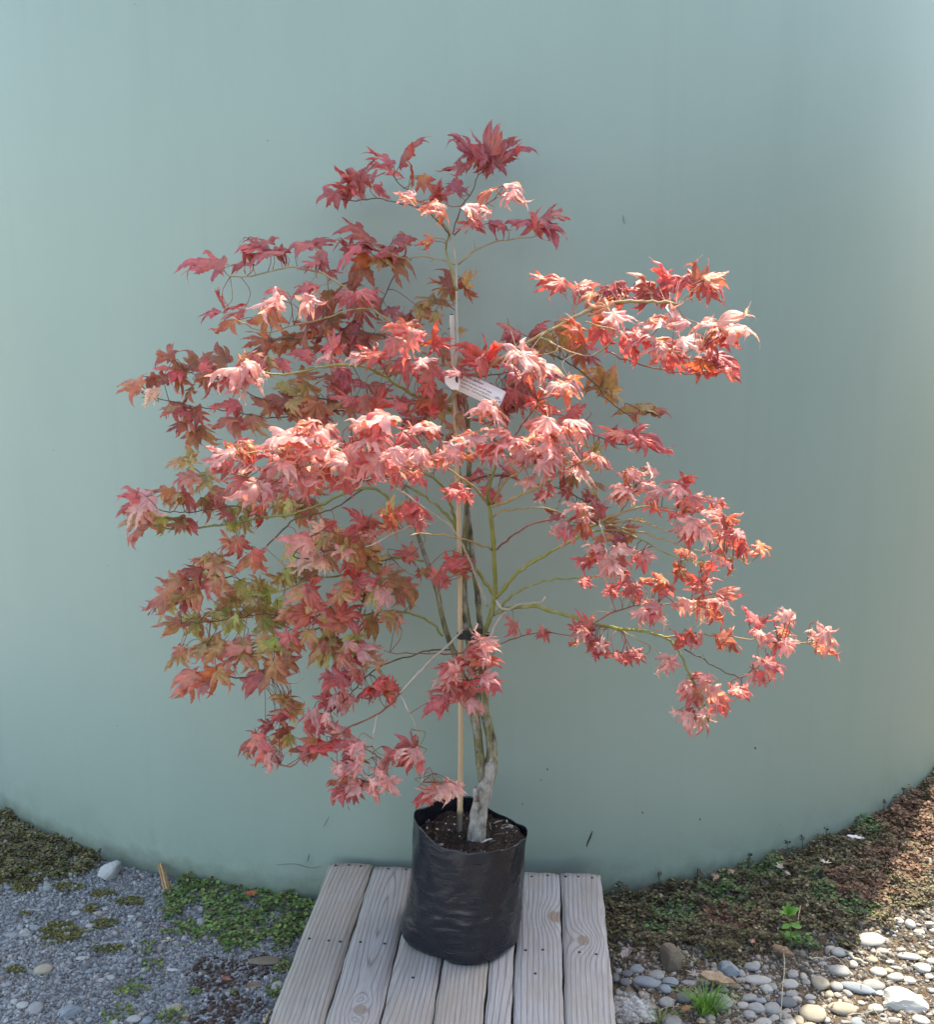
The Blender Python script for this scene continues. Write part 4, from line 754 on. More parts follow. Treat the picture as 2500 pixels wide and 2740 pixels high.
 (ZE, 2.1, .45, "1130,1085,130,170,R;1100,1090,170,120,P;1170,1100,70,140,R;1160,1130,-30,130,R;1160,1190,-60,170,S;1150,1170,150,110,S;1170,1190,20,110,O;1300,1070,100,150,S;1340,1090,-30,150,S;1270,1080,175,130,R;1310,1170,20,150,O;1290,1160,160,130,R;1300,1240,-170,180,S;1340,1230,-10,150,S;1290,1280,-90,120,S;1220,1220,-60,140,S;1230,1270,-110,120,R;1500,1170,90,150,S;1540,1190,10,220,S;1570,1200,-5,200,S;1540,1230,-30,190,R;1550,1265,-20,200,O;1500,1250,-90,150,O;1480,1210,140,110,S;1190,1345,165,210,S;1240,1340,10,180,R;1230,1390,-50,200,S;1230,1420,-90,140,R;1150,1440,-100,150,S;1180,1440,-50,140,S;1110,1420,160,120,S"),
 (ZE, 2.15, .45, "830,1420,130,180,R;860,1430,10,160,S;730,1480,175,200,S;760,1490,-40,160,S;760,1540,-160,170,O;740,1550,-100,150,R;860,1480,-60,200,S;890,1540,-90,180,S;920,1590,-80,200,R;960,1610,-60,140,R;900,1630,-100,130,S;870,1505,160,90,T;1040,1500,0,190,R;1020,1500,165,120,S;1085,1510,-40,130,R;660,1630,180,120,S;740,1690,-100,190,S;730,1650,130,130,S;850,1700,-55,200,S;840,1630,20,140,S;780,1640,-60,130,R;800,1560,-60,140,R"),
 # left side
 (ZC, 2.6, .3, "390,85,-110,160,R;370,70,160,130,R;430,80,-30,110,P;520,110,-20,170,R;500,120,-120,150,B;440,160,-110,150,O;420,150,170,130,B;540,220,-60,190,R;500,200,-140,140,B;650,130,180,180,R;620,140,-120,150,R;700,180,-80,160,R;790,150,-60,180,R;750,150,20,140,R;880,80,-100,170,O;860,60,150,140,B;970,110,-60,160,B;1000,90,20,140,B;1110,100,-90,160,B;1130,120,-20,150,R;1180,60,20,150,R;1080,150,170,150,B;1240,100,-60,160,B;930,170,-120,130,B;1600,180,-60,170,R;1560,120,160,170,P;1660,230,-80,180,B"),
 (ZC, 2.16, .85, "1380,110,175,260,S;1420,140,-40,190,R;1350,150,-10,180,O;1040,155,170,150,O;1060,170,-20,130,O;940,205,175,270,S;1000,230,-20,190,S;880,230,-160,170,S;1130,195,10,180,S;1120,220,-60,140,S;640,280,150,160,S;900,340,180,230,S;950,350,-20,170,S;1080,280,185,260,S;1120,310,-50,180,S;990,300,0,150,O;1340,220,175,230,S;1400,240,-20,170,S;1370,165,0,130,O;1430,210,20,140,R;1230,330,-110,230,S;1180,330,170,180,S;1280,330,-40,200,S;1390,350,-100,220,S;1340,370,-150,190,S;1440,350,-50,210,S;1490,310,-30,200,S;1540,330,-70,120,O;1620,310,-60,150,S;1590,330,-120,130,S;1550,230,-60,170,R;820,460,178,300,S;780,490,-140,190,S;870,470,-30,240,S;820,510,-95,190,S;900,440,30,170,S;1030,410,-70,210,S;980,400,160,160,S;1080,400,-30,160,S"),
 (ZC, 2.16, .4, "690,290,-110,150,O;680,270,110,120,O;760,290,-60,150,O;740,310,-110,110,O"),
 (ZC, 2.3, .6, "620,330,160,180,R;680,380,-40,190,R;860,300,170,190,R;800,270,20,170,R;1250,440,-40,170,R;1200,450,170,150,R;1330,420,-60,180,R;900,250,150,160,O;750,370,170,200,S;1490,430,-60,150,R;1610,420,-30,180,R;1580,400,150,140,R;700,430,170,170,R;1100,350,150,180,R;1020,330,-70,190,R;1270,260,150,170,R;1180,250,-20,170,S;740,230,160,130,R;960,470,-60,170,R;1060,480,-80,180,R;1300,260,-80,160,R;1460,260,-60,170,S;590,340,-150,120,S"),
 (ZC, 2.52, .4, "430,320,130,160,M;400,330,170,130,M;470,340,-30,150,G;480,300,80,120,M;570,430,-60,170,G;540,440,-140,140,G;450,410,170,200,R;480,440,-60,150,S;420,430,-140,140,R;620,480,170,180,R;190,485,165,220,R;230,480,60,140,R;220,550,195,240,S;240,570,-70,190,S;160,560,180,180,R;330,480,165,180,O;360,510,-60,150,R;240,610,-120,170,R;180,620,185,170,R;400,510,160,180,M;470,520,-30,190,R;440,550,-100,160,O;220,665,190,180,R;200,690,-150,140,R;340,610,150,150,G;330,640,-60,120,G;410,640,170,170,M;440,650,-60,150,M;480,640,-30,120,R"),
 (ZC, 2.6, .35, "560,560,-60,160,O;530,540,160,150,R;660,610,-90,140,M;640,590,150,120,R;690,570,20,130,G;740,590,-90,160,G;760,560,100,130,G;870,560,-60,180,G;900,530,60,140,G;930,570,-50,160,G;840,600,-60,160,O;810,590,160,140,R;690,660,-80,120,G;1040,560,-60,170,B;1000,540,150,150,B;1080,600,-80,150,B;1100,480,-40,150,M;960,520,160,150,B;620,540,120,140,R;740,640,-80,120,G;1020,620,-60,120,R;580,500,40,150,O"),
 (ZC, 2.34, .45, "1320,620,110,200,R;1290,650,180,180,R;1370,640,20,160,P;1340,660,-90,160,R;1470,580,95,170,O;1460,620,-90,150,O;1480,660,-60,140,R;1560,570,140,180,R;1590,590,-30,190,R;1550,600,-160,150,R;1610,640,-80,120,S;1390,710,-45,130,S;1360,695,150,90,S;1010,720,165,230,S;1040,740,-60,180,S;950,750,-150,150,M;1100,650,150,120,T;1150,680,-150,110,G;1170,660,70,90,O;1090,690,170,110,T;1160,640,20,150,R;1060,815,175,240,T;1030,830,-150,170,T;1130,820,-40,170,T;1140,850,-85,120,T;1240,770,-90,170,R;1220,770,170,150,S;1270,790,-60,170,O"),
 (ZC, 2.48, .4, "960,780,-140,150,O;1150,740,-20,180,B;1110,740,-140,150,M;1280,720,30,190,O;1250,700,150,160,R;1330,800,-60,200,B;1290,830,160,170,O;1350,770,40,160,B;1270,870,-90,200,C;1250,900,-130,150,R;1300,880,-40,160,R;1380,850,-50,180,M;1400,800,20,150,B;1550,790,170,150,R;1560,800,-10,120,R;1180,830,-60,150,O;1200,720,-90,160,O;1430,880,60,150,B;680,735,165,190,R;700,760,-100,160,O;720,770,-70,160,R;660,720,120,120,R;780,820,-90,200,R;750,830,-140,180,R;820,820,-50,180,R;780,800,60,110,R;540,820,155,170,M;560,840,-40,150,O;630,850,-30,180,O;600,810,130,140,M;480,880,170,190,B;500,900,-100,150,R;580,930,-90,200,R;560,960,-130,180,R;610,960,-50,170,R;370,930,190,220,R;400,960,-90,170,P;430,930,-50,150,R;460,1010,-110,220,R;430,1030,-140,180,P;500,1010,-60,180,R;310,1020,200,210,R;340,1040,-100,180,R;290,1040,-160,150,P;390,1000,160,140,R;520,1050,-60,140,O"),
 (ZC, 2.56, .4, "700,950,170,180,M;730,960,-60,150,G;790,960,30,190,G;780,990,-100,150,G;840,1000,-60,170,G;810,930,100,140,M;730,1010,190,190,G;660,1000,160,160,M;930,890,-150,190,G;950,920,-100,190,G;980,880,-20,170,G;900,900,170,150,M;1080,870,0,170,O;1060,880,170,150,M;620,1070,160,180,G;640,1100,-100,180,G;660,1050,40,150,M;380,1130,180,180,M;400,1150,-120,140,M;480,1140,-140,190,G;510,1150,-60,170,M;460,1120,160,150,O;600,1130,-100,170,G;700,1090,10,170,M;720,1130,-90,150,G;680,1130,180,150,G;850,1050,160,180,M;880,1070,-40,170,G;830,1090,-100,160,M;860,1150,-60,170,G;820,1150,-160,150,G;910,1130,30,150,M;1230,950,170,180,M;1260,980,-60,170,G;1340,1000,-80,150,M;1380,1150,-80,170,M;1350,1160,-150,130,G;1540,960,-20,190,M;1580,1000,-90,150,M;1500,960,150,170,O;1500,890,30,170,B;1460,920,-160,140,B;770,1060,20,150,M;940,1080,170,150,M;1180,1010,-150,150,M;900,1060,-90,160,G;760,1090,-150,150,G;580,1080,150,140,M"),
 (ZC, 2.4, .4, "1040,960,110,210,R;1010,990,-170,180,R;1080,1000,-60,200,R;1060,960,40,160,R;1000,1080,170,220,O;960,1050,100,170,O;980,1110,-60,170,O;1030,1060,20,160,O;1200,1090,110,240,R;1160,1120,-160,210,R;1230,1130,-60,200,R;1190,1060,170,180,O;1250,1070,40,190,C;1270,1110,-40,150,R;1140,1160,-110,180,O;1340,930,10,200,R;1300,950,170,180,R;1240,930,160,160,R;1420,1000,-50,190,T;1400,970,60,140,S;1370,990,-130,160,R;1430,1020,-80,140,S;1440,930,-20,160,O;1400,940,150,150,R;1240,1010,-60,170,O;1480,1110,-40,160,R;1460,1100,160,150,R;1490,1130,-80,120,R;1100,1040,10,160,O;1500,1000,-100,160,B;1100,1110,150,150,R"),
 (ZC, 2.4, .45, "550,1240,185,240,O;590,1260,-60,190,M;510,1260,-150,180,M;560,1280,-100,160,R;410,1290,190,190,O;430,1310,-100,160,O;380,1310,-150,140,M;700,1230,165,210,R;720,1260,-100,190,M;840,1220,170,230,R;870,1240,-50,210,R;820,1260,-120,190,R;980,1220,-30,190,R;960,1240,-110,180,R;1000,1260,-70,150,O;900,1250,160,190,R;700,1290,190,210,R;740,1310,-80,170,R;660,1310,-150,170,R;800,1300,-20,190,M;640,1230,150,160,O;850,1360,200,250,R;880,1390,-90,220,R;920,1370,-60,180,R;820,1400,-130,190,R;960,1310,20,160,B;960,1340,-30,150,B;920,1330,100,160,R;1130,1240,200,250,R;1150,1270,-100,220,R;1090,1260,-150,200,R;1180,1230,40,170,R;1200,1280,-70,170,R;1310,1250,-60,230,R;1350,1260,-20,190,S;1280,1270,-120,200,R;1330,1300,-80,200,S;1370,1330,-60,160,R;1290,1200,90,170,R;1220,1320,-100,180,O;1250,1330,-40,150,O;440,1410,200,220,R;470,1430,-100,180,R;570,1390,-140,220,R;600,1410,-80,190,O;640,1410,-40,160,O;550,1420,170,170,R;780,1410,-140,190,R;480,1450,-60,150,B;1050,1220,-90,160,R"),
 (ZF, 2.34, .45, "730,350,175,240,R;760,370,-110,180,O;800,360,-40,190,R;700,340,150,170,R;820,390,-70,160,P;680,420,-120,150,O;880,340,-80,140,R;890,370,-60,110,R;960,390,100,200,C;940,420,180,180,R;990,420,10,150,R;960,450,-110,170,R;1010,380,60,160,R;1070,390,70,140,C;1075,440,20,130,O;1080,430,-60,150,C;1070,490,-70,130,R;740,480,185,220,R;760,500,-90,200,S;810,490,-50,200,S;720,500,-140,160,S;680,490,160,150,R;860,500,-80,140,S"),
 (ZF, 2.46, .35, "440,460,160,200,M;470,470,60,160,M;460,510,-90,180,O;510,520,-40,200,M;490,560,-60,180,G;430,540,150,180,R;410,580,190,190,P;450,590,-70,170,R;350,625,180,140,P;330,650,-110,120,R;470,690,-60,210,B;440,680,170,180,B;490,730,-90,180,M;420,700,-150,150,G"),
 (ZF, 2.26, .5, "610,570,170,200,R;640,590,-60,190,S;600,620,-150,180,R;660,610,-100,180,R;650,650,-80,140,P;270,715,180,240,B;300,740,-100,200,R;250,760,-130,180,B;320,690,80,170,R;350,760,170,220,S;380,800,-60,210,S;320,810,-150,190,O;350,830,-110,170,S;420,830,-70,140,S;630,720,170,170,C;660,740,0,190,C;640,760,-80,180,O;610,700,110,150,O;700,770,-40,150,R;720,740,20,150,R;560,780,-150,150,R;540,760,160,140,B;780,650,130,160,S;770,680,-60,200,S;810,660,-20,160,R;740,690,-150,150,R;730,660,120,120,R"),
 (ZF, 2.2, .5, "850,770,185,210,R;880,790,-80,180,S;830,800,-130,170,P;870,730,140,190,R;890,760,60,150,S;790,740,170,140,R;820,870,180,220,S;790,890,-140,190,S;850,890,-50,190,S;810,920,-100,150,R;830,990,190,240,S;810,1020,-140,220,R;850,1020,-80,190,R;790,990,160,150,R;870,970,50,160,S;780,940,-150,120,O;950,990,-110,170,S;990,1000,-50,170,S;930,970,150,130,S;1020,890,130,170,S;1040,920,-60,220,S;1070,990,-75,200,S;1040,985,-100,120,O;1000,900,170,120,S;1080,790,170,160,R;1070,830,-100,200,S;1110,790,60,150,S;1180,720,125,180,R;1190,800,175,200,S;1200,840,-100,170,R;1150,820,-150,160,C;1230,860,-90,160,R;1160,760,150,150,R;1240,800,-50,130,S"),
 (ZF, 2.3, .6, "1310,1000,170,190,S;1260,1030,-160,190,R;1240,1045,-150,150,C;1330,1020,-90,170,O;1350,1000,0,200,S;1440,990,-20,210,S;1420,1000,170,170,R;1470,1010,-35,150,S;1380,1020,-70,160,S"),
 (ZF, 2.2, .45, "1390,290,165,210,R;1430,310,-60,180,R;1480,260,150,160,R;1500,270,-40,170,R;1460,280,100,130,S;1390,340,185,220,S;1430,350,-40,180,S;1450,320,60,170,S;1390,420,175,200,R;1420,430,-80,180,S;1450,410,-30,170,R;1500,370,120,190,R;1510,430,-40,190,R;1470,450,-110,170,R;1320,490,195,220,R;1370,510,-80,190,R;1390,540,-90,170,R;1300,520,-150,180,R;1350,470,140,150,S;1560,520,-60,170,S;1540,480,-40,170,R;1520,490,-130,150,R;1590,120,100,160,S;1570,130,175,150,S;1630,130,10,140,S;1560,190,170,180,R;1600,200,-80,170,R;1640,170,20,160,S;1590,240,-100,180,R;1640,240,15,190,C;1620,230,140,150,S;1560,250,-150,140,O;1620,350,130,180,R;1640,340,20,180,S;1650,390,-70,200,R;1600,380,-150,160,R;1680,400,-50,150,R"),
]
per = {}
lr = random.Random(5)
LSC = 0.79
nleaf = 0
for zi, (zm, dep, flat, txt) in enumerate(LEAVES):
    items = txt.split(';')
    if flat > .7:                                   # the front sprays are thick: more leaves between the traced ones
        for e in list(items):
            if lr.random() < .55:
                x, y, an, sz, cd_ = e.split(','); items.append('%f,%f,%f,%f,%s' % (float(x) + lr.gauss(0, 38), float(y) + lr.gauss(-4, 16), float(an) + lr.gauss(0, 40), float(sz) * lr.uniform(.75, 1.05), lr.choice([cd_, 'S', 'O', 'R'])))
    elif dep < 2.61:
        for e in list(items):
            if lr.random() < .22:
                x, y, an, sz, cd_ = e.split(','); items.append('%f,%f,%f,%f,%s' % (float(x) + lr.gauss(0, 30), float(y) + lr.gauss(0, 12), float(an) + lr.gauss(0, 30), float(sz) * lr.uniform(.55, .85), cd_))
    for e in items:
        x, y, an, sz, cd_ = e.split(','); x, y, an, sz = float(x), float(y), float(an), float(sz)
        qx, qy = zm[0] + x * zm[2], zm[1] + y * zm[2]
        d = dep + lr.gauss(0, .025) - (.03 if cd_ == 'S' else 0)
        c = at(qx, qy, d)
        bk = TCY - math.sqrt(TR ** 2 - min(c[0] - TCX, 2) ** 2) - .05
        if d > bk: d = bk - lr.uniform(0, .02); c = at(qx, qy, d)
        size = px2m(sz * zm[2], d) * LSC * lr.uniform(.9, 1.12) * (1.12 if flat > .7 else 1.18 if dep > 2.61 and zm is not ZC else 1)
        if zm is ZC and dep > 2.33 and lr.random() < .12: continue
        a = rad(an + lr.gauss(0, 10))
        out = lr.gauss(.35 * flat, .28)
        T = np.array([math.cos(a), -out - .12, math.sin(a) * (1 - .42 * flat) - .08 * flat]); T /= np.linalg.norm(T)
        up = .66 + 1.15 * flat + lr.gauss(0, .34)
        Nn = np.array([lr.gauss(0, .38), -(.78 - .5 * flat), up]); Nn -= T * (Nn @ T); Nn /= np.linalg.norm(Nn)
        B = np.cross(T, Nn)
        dry = cd_ in 'STO' and lr.random() < .75 or lr.random() < .2
        V, F, A = lr.choice(SC if dry else SH)
        if zm is ZC and dep > 2.33 and x < 1560:
            u = lr.random()
            if cd_ == 'R' and u < .55: cd_ = 'N'
            elif cd_ == 'R' and u < .75 and 750 < y < 1300: cd_ = 'G' if u < .66 else 'M'
            elif cd_ in 'OB' and y > 500: cd_ = 'N' if u < .4 else 'M' if u < .62 else 'G' if u < .78 else cd_
        c1, c2 = lr.choice(PAL[cd_]); vr = lr.uniform(.85, 1.2)
        k = np.clip(A[:, 0] * 1.2 + .35 * vnoise(V[:, :2] * .9, lr.randrange(99)), 0, 1)[:, None]
        C = (np.array(c1) * (1 - k) + np.array(c2) * k) * vr
        base = c - T * size * .36
        W = base + size * (V[:, :1] * B * lr.uniform(.78, 1.08) + V[:, 1:2] * T * lr.uniform(.95, 1.15) + V[:, 2:] * Nn)
        dd = SAMP - base; dist = np.sqrt((dd[:, 0] ** 2 + dd[:, 2] ** 2) + (dd[:, 1] * .6) ** 2); j = int(dist.argmin()); bi = int(SID[j])
        m = per.setdefault(bi, dict(V=[], F=[], C=[], A=[], n=0))
        m['V'].append(W); m['F'].append(F + m['n']); m['C'].append(C); m['A'].append(A); m['n'] += len(W)
        J = SAMP[j]; g = np.linalg.norm(J - base)
        mid = (J + base) / 2 - T * g * .22 + np.array([0, 0, .06 * g])
        P = spline(np.array([J, mid, base + T * .01 * size]), 7)
        pc = (.30, .07, .05) if lr.random() < .55 else (.30, .2, .09) if lr.random() < .6 else (.14, .09, .05)
        tv, tf = tube(P, [.0011, .0009, .0008, .0008, .0008, .0009, .0010], 5, False); m['V'].append(tv); m['F'].append(np.array(tf) + m['n']); m['C'].append(np.tile(pc, (len(tv), 1))); m['A'].append(np.tile((.5, .5, 0), (len(tv), 1))); m['n'] += len(tv); nleaf += 1
for bi, m in per.items():
    me = mesh('foliage', np.concatenate(m['V']), np.concatenate(m['F']), np.concatenate(m['C']), np.concatenate(m['A']))
    link('foliage', me, LEAFM, parts[bi], None, True)
print('LEAVES', nleaf)

# ------------------------------------------------------------------ ground litter
Z1 = (0, 2050, .48940); Z3 = (1600, 2050, .48940)
def gxy(zm, x, y, z=0.0):
    return on(zm[0] + x * zm[2], zm[1] + y * zm[2], z)[:2]
def gz(x, y): return float(ground_z(np.array([x]), np.array([y]))[0])
def in_tank(x, y, m=.004): return np.hypot(x - TCX, y - TCY) < TR + m
def in_pallet(x, y, m=.0):
    d = np.stack([np.asarray(x) - org[0], np.asarray(y) - org[1]], -1); u = d @ side; v_ = d @ axis
    return (u > eds[0] - m) & (u < eds[7] + m) & (v_ < max(vb) + .01)
def ellmask(x, y, ells, soft=.35, seed=5):
    """0..1 membership of ground points in hand-placed patches (given in photo pixels), ragged edges"""
    q = np.stack([x, y], -1); n = .28 * vnoise(q * 7, seed) + .16 * vnoise(q * 19, seed + 1); best = np.zeros(len(x))
    for (zm, cx, cy, rx, ry) in ells:
        c = gxy(zm, cx, cy); ax = abs(gxy(zm, cx + rx, cy)[0] - c[0]); ay = abs(gxy(zm, cx, cy - ry)[1] - c[1])
        d = np.sqrt(((x - c[0]) / ax) ** 2 + ((y - c[1]) / ay) ** 2) + n
        best = np.maximum(best, np.clip((1.0 + soft / 2 - d) / soft, 0, 1))
    return best
DIRT = [(Z1, 1210, 1110, 190, 90), (Z1, 1220, 1330, 160, 110), (Z1, 1430, 1080, 120, 60)]
CLOV = [(Z1, 1040, 685, 120, 70), (Z1, 1250, 700, 150, 90), (Z1, 1500, 720, 130, 70), (Z1, 1240, 850, 200, 100), (Z1, 1580, 860, 110, 110), (Z1, 1330, 935, 130, 50), (Z1, 950, 790, 70, 40), (Z1, 1090, 620, 90, 40), (Z1, 1640, 780, 60, 60)]
SPRIG = [(Z1, 830, 1080, 60, 45), (Z1, 800, 980, 60, 35), (Z1, 900, 905, 50, 18), (Z1, 1010, 890, 40, 22), (Z1, 745, 1150, 35, 12), (Z1, 930, 1340, 85, 45), (Z1, 640, 1340, 80, 60), (Z1, 1045, 1235, 38, 28), (Z1, 1268, 1230, 30, 18), (Z1, 1490, 1215, 50, 60), (Z1, 1555, 1080, 45, 45), (Z1, 700, 1220, 80, 35), (Z1, 600, 1395, 60, 30)]
MOSS = [(Z1, 20, 320, 120, 70), (Z1, 200, 480, 220, 110), (Z1, 50, 600, 160, 60), (Z1, 90, 400, 190, 100), (Z1, 330, 455, 220, 70), (Z1, 60, 520, 130, 60), (Z1, 400, 560, 110, 40), (Z1, 470, 480, 120, 35)]
YMOSS = [(Z1, 165, 545, 110, 75), (Z1, 110, 600, 70, 30), (Z1, 120, 660, 80, 25)]
OLIVE = [(Z1, 690, 735, 80, 26), (Z1, 550, 850, 80, 28), (Z1, 340, 905, 120, 60), (Z1, 600, 990, 90, 22), (Z1, 500, 770, 40, 18), (Z1, 380, 650, 90, 20), (Z1, 130, 800, 40, 14), (Z1, 90, 1120, 50, 15), (Z1, 560, 690, 60, 18)]
# --- crushed gravel on the left: one mass nobody could count
def scatter(n, x0, x1, y0, y1):
    return rng.uniform(x0, x1, n), rng.uniform(y0, y1, n)
I0 = stone(2, 1, .9, .5); IV, IF = I0[0], np.array(I0[1])
def pieces(name, V0, F0, X, Y, Z, S3, C, mat, label_kind=True, smooth=False, tilt=1.0):
    n = len(X); k = len(V0)
    ax = rng.normal(size=(n, 3)); ax /= np.linalg.norm(ax, axis=1)[:, None]; an = rng.uniform(0, 6.28, n) * tilt
    co, si = np.cos(an)[:, None], np.sin(an)[:, None]
    V = V0[None] * S3[:, None, :]
    if tilt < 1:                                   # spin about z then a small tip
        sp = rng.uniform(0, 6.28, n); c_, s_ = np.cos(sp)[:, None], np.sin(sp)[:, None]
        V = np.stack([V[..., 0] * c_ - V[..., 1] * s_, V[..., 0] * s_ + V[..., 1] * c_, V[..., 2]], -1)
    d = (V * ax[:, None]).sum(-1, keepdims=True)
    V = V * co[:, None] + np.cross(np.broadcast_to(ax[:, None], V.shape), V) * si[:, None] + ax[:, None] * d * (1 - co[:, None])
    V += np.stack([X, Y, Z], -1)[:, None]
    F = (F0[None] + (np.arange(n) * k)[:, None, None]).reshape(-1, F0.shape[1])
    me = mesh(name, V.reshape(-1, 3), F, np.repeat(C, k, axis=0))
    return tag(link(name, me, mat, None, None, smooth), kind='stuff')
X, Y = scatter(30000, -1.75, -.36, 2.12, 3.5)
k = ~in_tank(X, Y) & ~in_pallet(X, Y) & (np.abs(X) < .2 + Y * .47); X, Y = X[k], Y[k]
sz = rng.gamma(4, .00085, len(X)) + .0016
g = rng.beta(2.2, 2.6, len(X)) * .32 + .09
C = np.stack([g * 1.0, g * 1.0, g * 1.0], -1)
wt = rng.random(len(X)); C[wt > .965] = C[wt > .965] * .4 + .34; C[wt < .06] *= [1.1, .9, .75]
dm = ellmask(X, Y, DIRT); dk = rng.random(len(X)) < dm * .85
C[dk] = np.array([.085, .055, .042]) * rng.uniform(.5, 1.5, dk.sum())[:, None]
S3 = sz[:, None] * rng.uniform(.6, 1.25, (len(X), 3))
pieces('gravel', IV, IF, X, Y, ground_z(X, Y) + sz * .25, S3, C, vcol('crushed_gravel', .9, 250, .25, .2))
# --- sparse grit and straw on the right
X, Y = scatter(22000, .40, 1.6, 2.05, 3.3); k = ~in_tank(X, Y) & ~in_pallet(X, Y); X, Y = X[k], Y[k]
sz = rng.gamma(2.2, .0015, len(X)) + .001; g = rng.uniform(.08, .42, len(X)); C = np.stack([g, g * .88, g * .74], -1)
pieces('grit', IV, IF, X, Y, ground_z(X, Y) + sz * .2, sz[:, None] * rng.uniform(.5, 1.3, (len(X), 3)), C, vcol('dry_grit', .9, 250, .3, .2))
# --- creeping plants: small cupped leaves in masses
def leaflet(nf=6, cup=.25, notch=0.0):
    V = [(0, 0, 0)]; F = []
    for i in range(nf):
        a = 2 * math.pi * i / nf; r = 1 - (notch if i == 0 else 0); V.append((r * math.cos(a), r * .85 * math.sin(a), cup * (1 + .3 * math.sin(3 * a))))
    return np.array(V), np.array([(0, 1 + i, 1 + (i + 1) % nf) for i in range(nf)])
LV, LF = leaflet(); LV3, LF3 = leaflet(7, .18, .35)
def weedmat(name, rough=.55):
    t = NT(name); v = t.obj(); nz = t.noise(v, 300, 3)
    c = t.mix(1.0, t.attr('col'), t.ramp(nz, [(.3, .75), (.7, 1.2)]), 'MULTIPLY')
    t.p(Base_Color=c, Roughness=rough, Specular_IOR_Level=.35)
    tr = t.n('BsdfTranslucent', {'Color': c}); ms = t.n('MixShader', {0: .22, 1: t.b.outputs[0], 2: tr.outputs[0]}); t.set(t.out.inputs[0], ms.outputs[0]); return t.m
WM = weedmat('weed_leaf')
def choose(cols, n, jit=.35):
    c = np.array([q[1:] for q in cols]); p = np.array([q[0] for q in cols], float); i = rng.choice(len(c), n, p=p / p.sum())
    return c[i] * rng.uniform(1 - jit, 1 + jit, (n, 1))
def mass(name, ells, n, box_, size, cols, hmax, lf=(LV, LF), seed=3, mask=None):
    X, Y = scatter(n, *box_); m = ellmask(X, Y, ells, seed=seed) if mask is None else mask(X, Y)
    k = (rng.random(len(X)) < m) & ~in_tank(X, Y, .002) & ~in_pallet(X, Y, .004); X, Y, m = X[k], Y[k], m[k]
    q = np.stack([X, Y], -1); hump = np.clip(.55 + .45 * vnoise(q * 9, seed + 7), .1, 1) * hmax * m
    u = rng.random(len(X)) ** .6; Z = ground_z(X, Y) + hump * u + .0035
    s = size * rng.uniform(.6, 1.35, len(X)); C = choose(cols, len(X))
    if callable(name[1]): C = name[1](X, Y, C)
    return pieces(name[0], lf[0], lf[1], X, Y, Z, np.stack([s, s, s], -1), C, WM, smooth=False, tilt=.13)
mass(('clover_patch', 0), CLOV, 20000, (-1.2, -.33, 2.3, 3.2), .0060, [(4, .16, .25, .07), (3, .21, .31, .09), (2.5, .09, .15, .045), (1.6, .26, .29, .10), (1, .18, .13, .07)], .026, (LV3, LF3))
mass(('weed_sprigs', 0), SPRIG, 9000, (-1.2, -.3, 2.1, 2.9), .0055, [(4, .14, .2, .05), (3, .2, .26, .07), (2, .17, .16, .07)], .014, (LV3, LF3), 21)
mass(('brown_moss', 0), MOSS, 60000, (-1.85, -.9, 2.6, 3.6), .0050, [(4, .17, .125, .07), (3, .19, .175, .06), (2, .08, .095, .045), (2, .26, .25, .09), (1.3, .29, .22, .15)], .030, (LV, LF), 31)
mass(('yellow_moss', 0), YMOSS + OLIVE, 60000, (-1.75, -.6, 2.3, 3.3), .0036, [(4, .19, .17, .03), (3, .14, .14, .035), (1.5, .11, .085, .04)], .010, (LV, LF), 41)
# right-hand bank: dark brown, dull green and reddish creeping cover
bl = np.array([(0, 985), (70, 1000), (350, 1030), (600, 1085), (820, 1060), (1000, 1035), (1200, 1025), (1400, 950), (1600, 850), (1839, 790), (2100, 740)], float)
edge_w = np.array([gxy(Z3, *p) for p in bl])
def bank_mask(X, Y):
    e = np.interp(X, edge_w[:, 0], edge_w[:, 1]); n = .05 * vnoise(np.stack([X, Y], -1) * 6, 77) + .02 * vnoise(np.stack([X, Y], -1) * 20, 78)
    return np.clip((Y - e + n) / .05 + .4, 0, 1) * (.72 + .28 * np.clip(vnoise(np.stack([X, Y], -1) * 5, 79) + .6, 0, 1))
GRN = [(Z3, 690, 720, 110, 110), (Z3, 880, 590, 130, 60), (Z3, 420, 820, 130, 60), (Z3, 1390, 820, 110, 45), (Z3, 1225, 720, 50, 80), (Z3, 1060, 980, 100, 55), (Z3, 1480, 400, 90, 40), (Z3, 560, 1040, 60, 30), (Z3, 330, 900, 90, 40)]
RED = [(Z3, 1720, 330, 230, 200), (Z3, 1420, 720, 200, 90), (Z3, 660, 600, 90, 60), (Z3, 730, 850, 160, 60), (Z3, 1640, 580, 180, 90)]
def bank_col(X, Y, C):
    g = ellmask(X, Y, GRN, .6, 61); r = ellmask(X, Y, RED, .6, 62); u = rng.random(len(X))
    gi = u < g * .7; C[gi] = choose([(3, .11, .20, .08), (2, .14, .24, .075), (1, .08, .14, .07)], gi.sum())
    ri = (~gi) & (u < .9 * r); C[ri] = choose([(3, .19, .10, .065), (2, .26, .15, .095), (1, .12, .07, .045)], ri.sum())
    return C
mass(('creeping_ground_cover', bank_col), None, 90000, (.36, 1.95, 2.3, 3.85), .0052, [(4, .105, .08, .048), (3, .15, .108, .064), (2.5, .125, .13, .052), (1.6, .20, .20, .08), (1.3, .29, .23, .16)], .050, (LV, LF), 71, bank_mask)
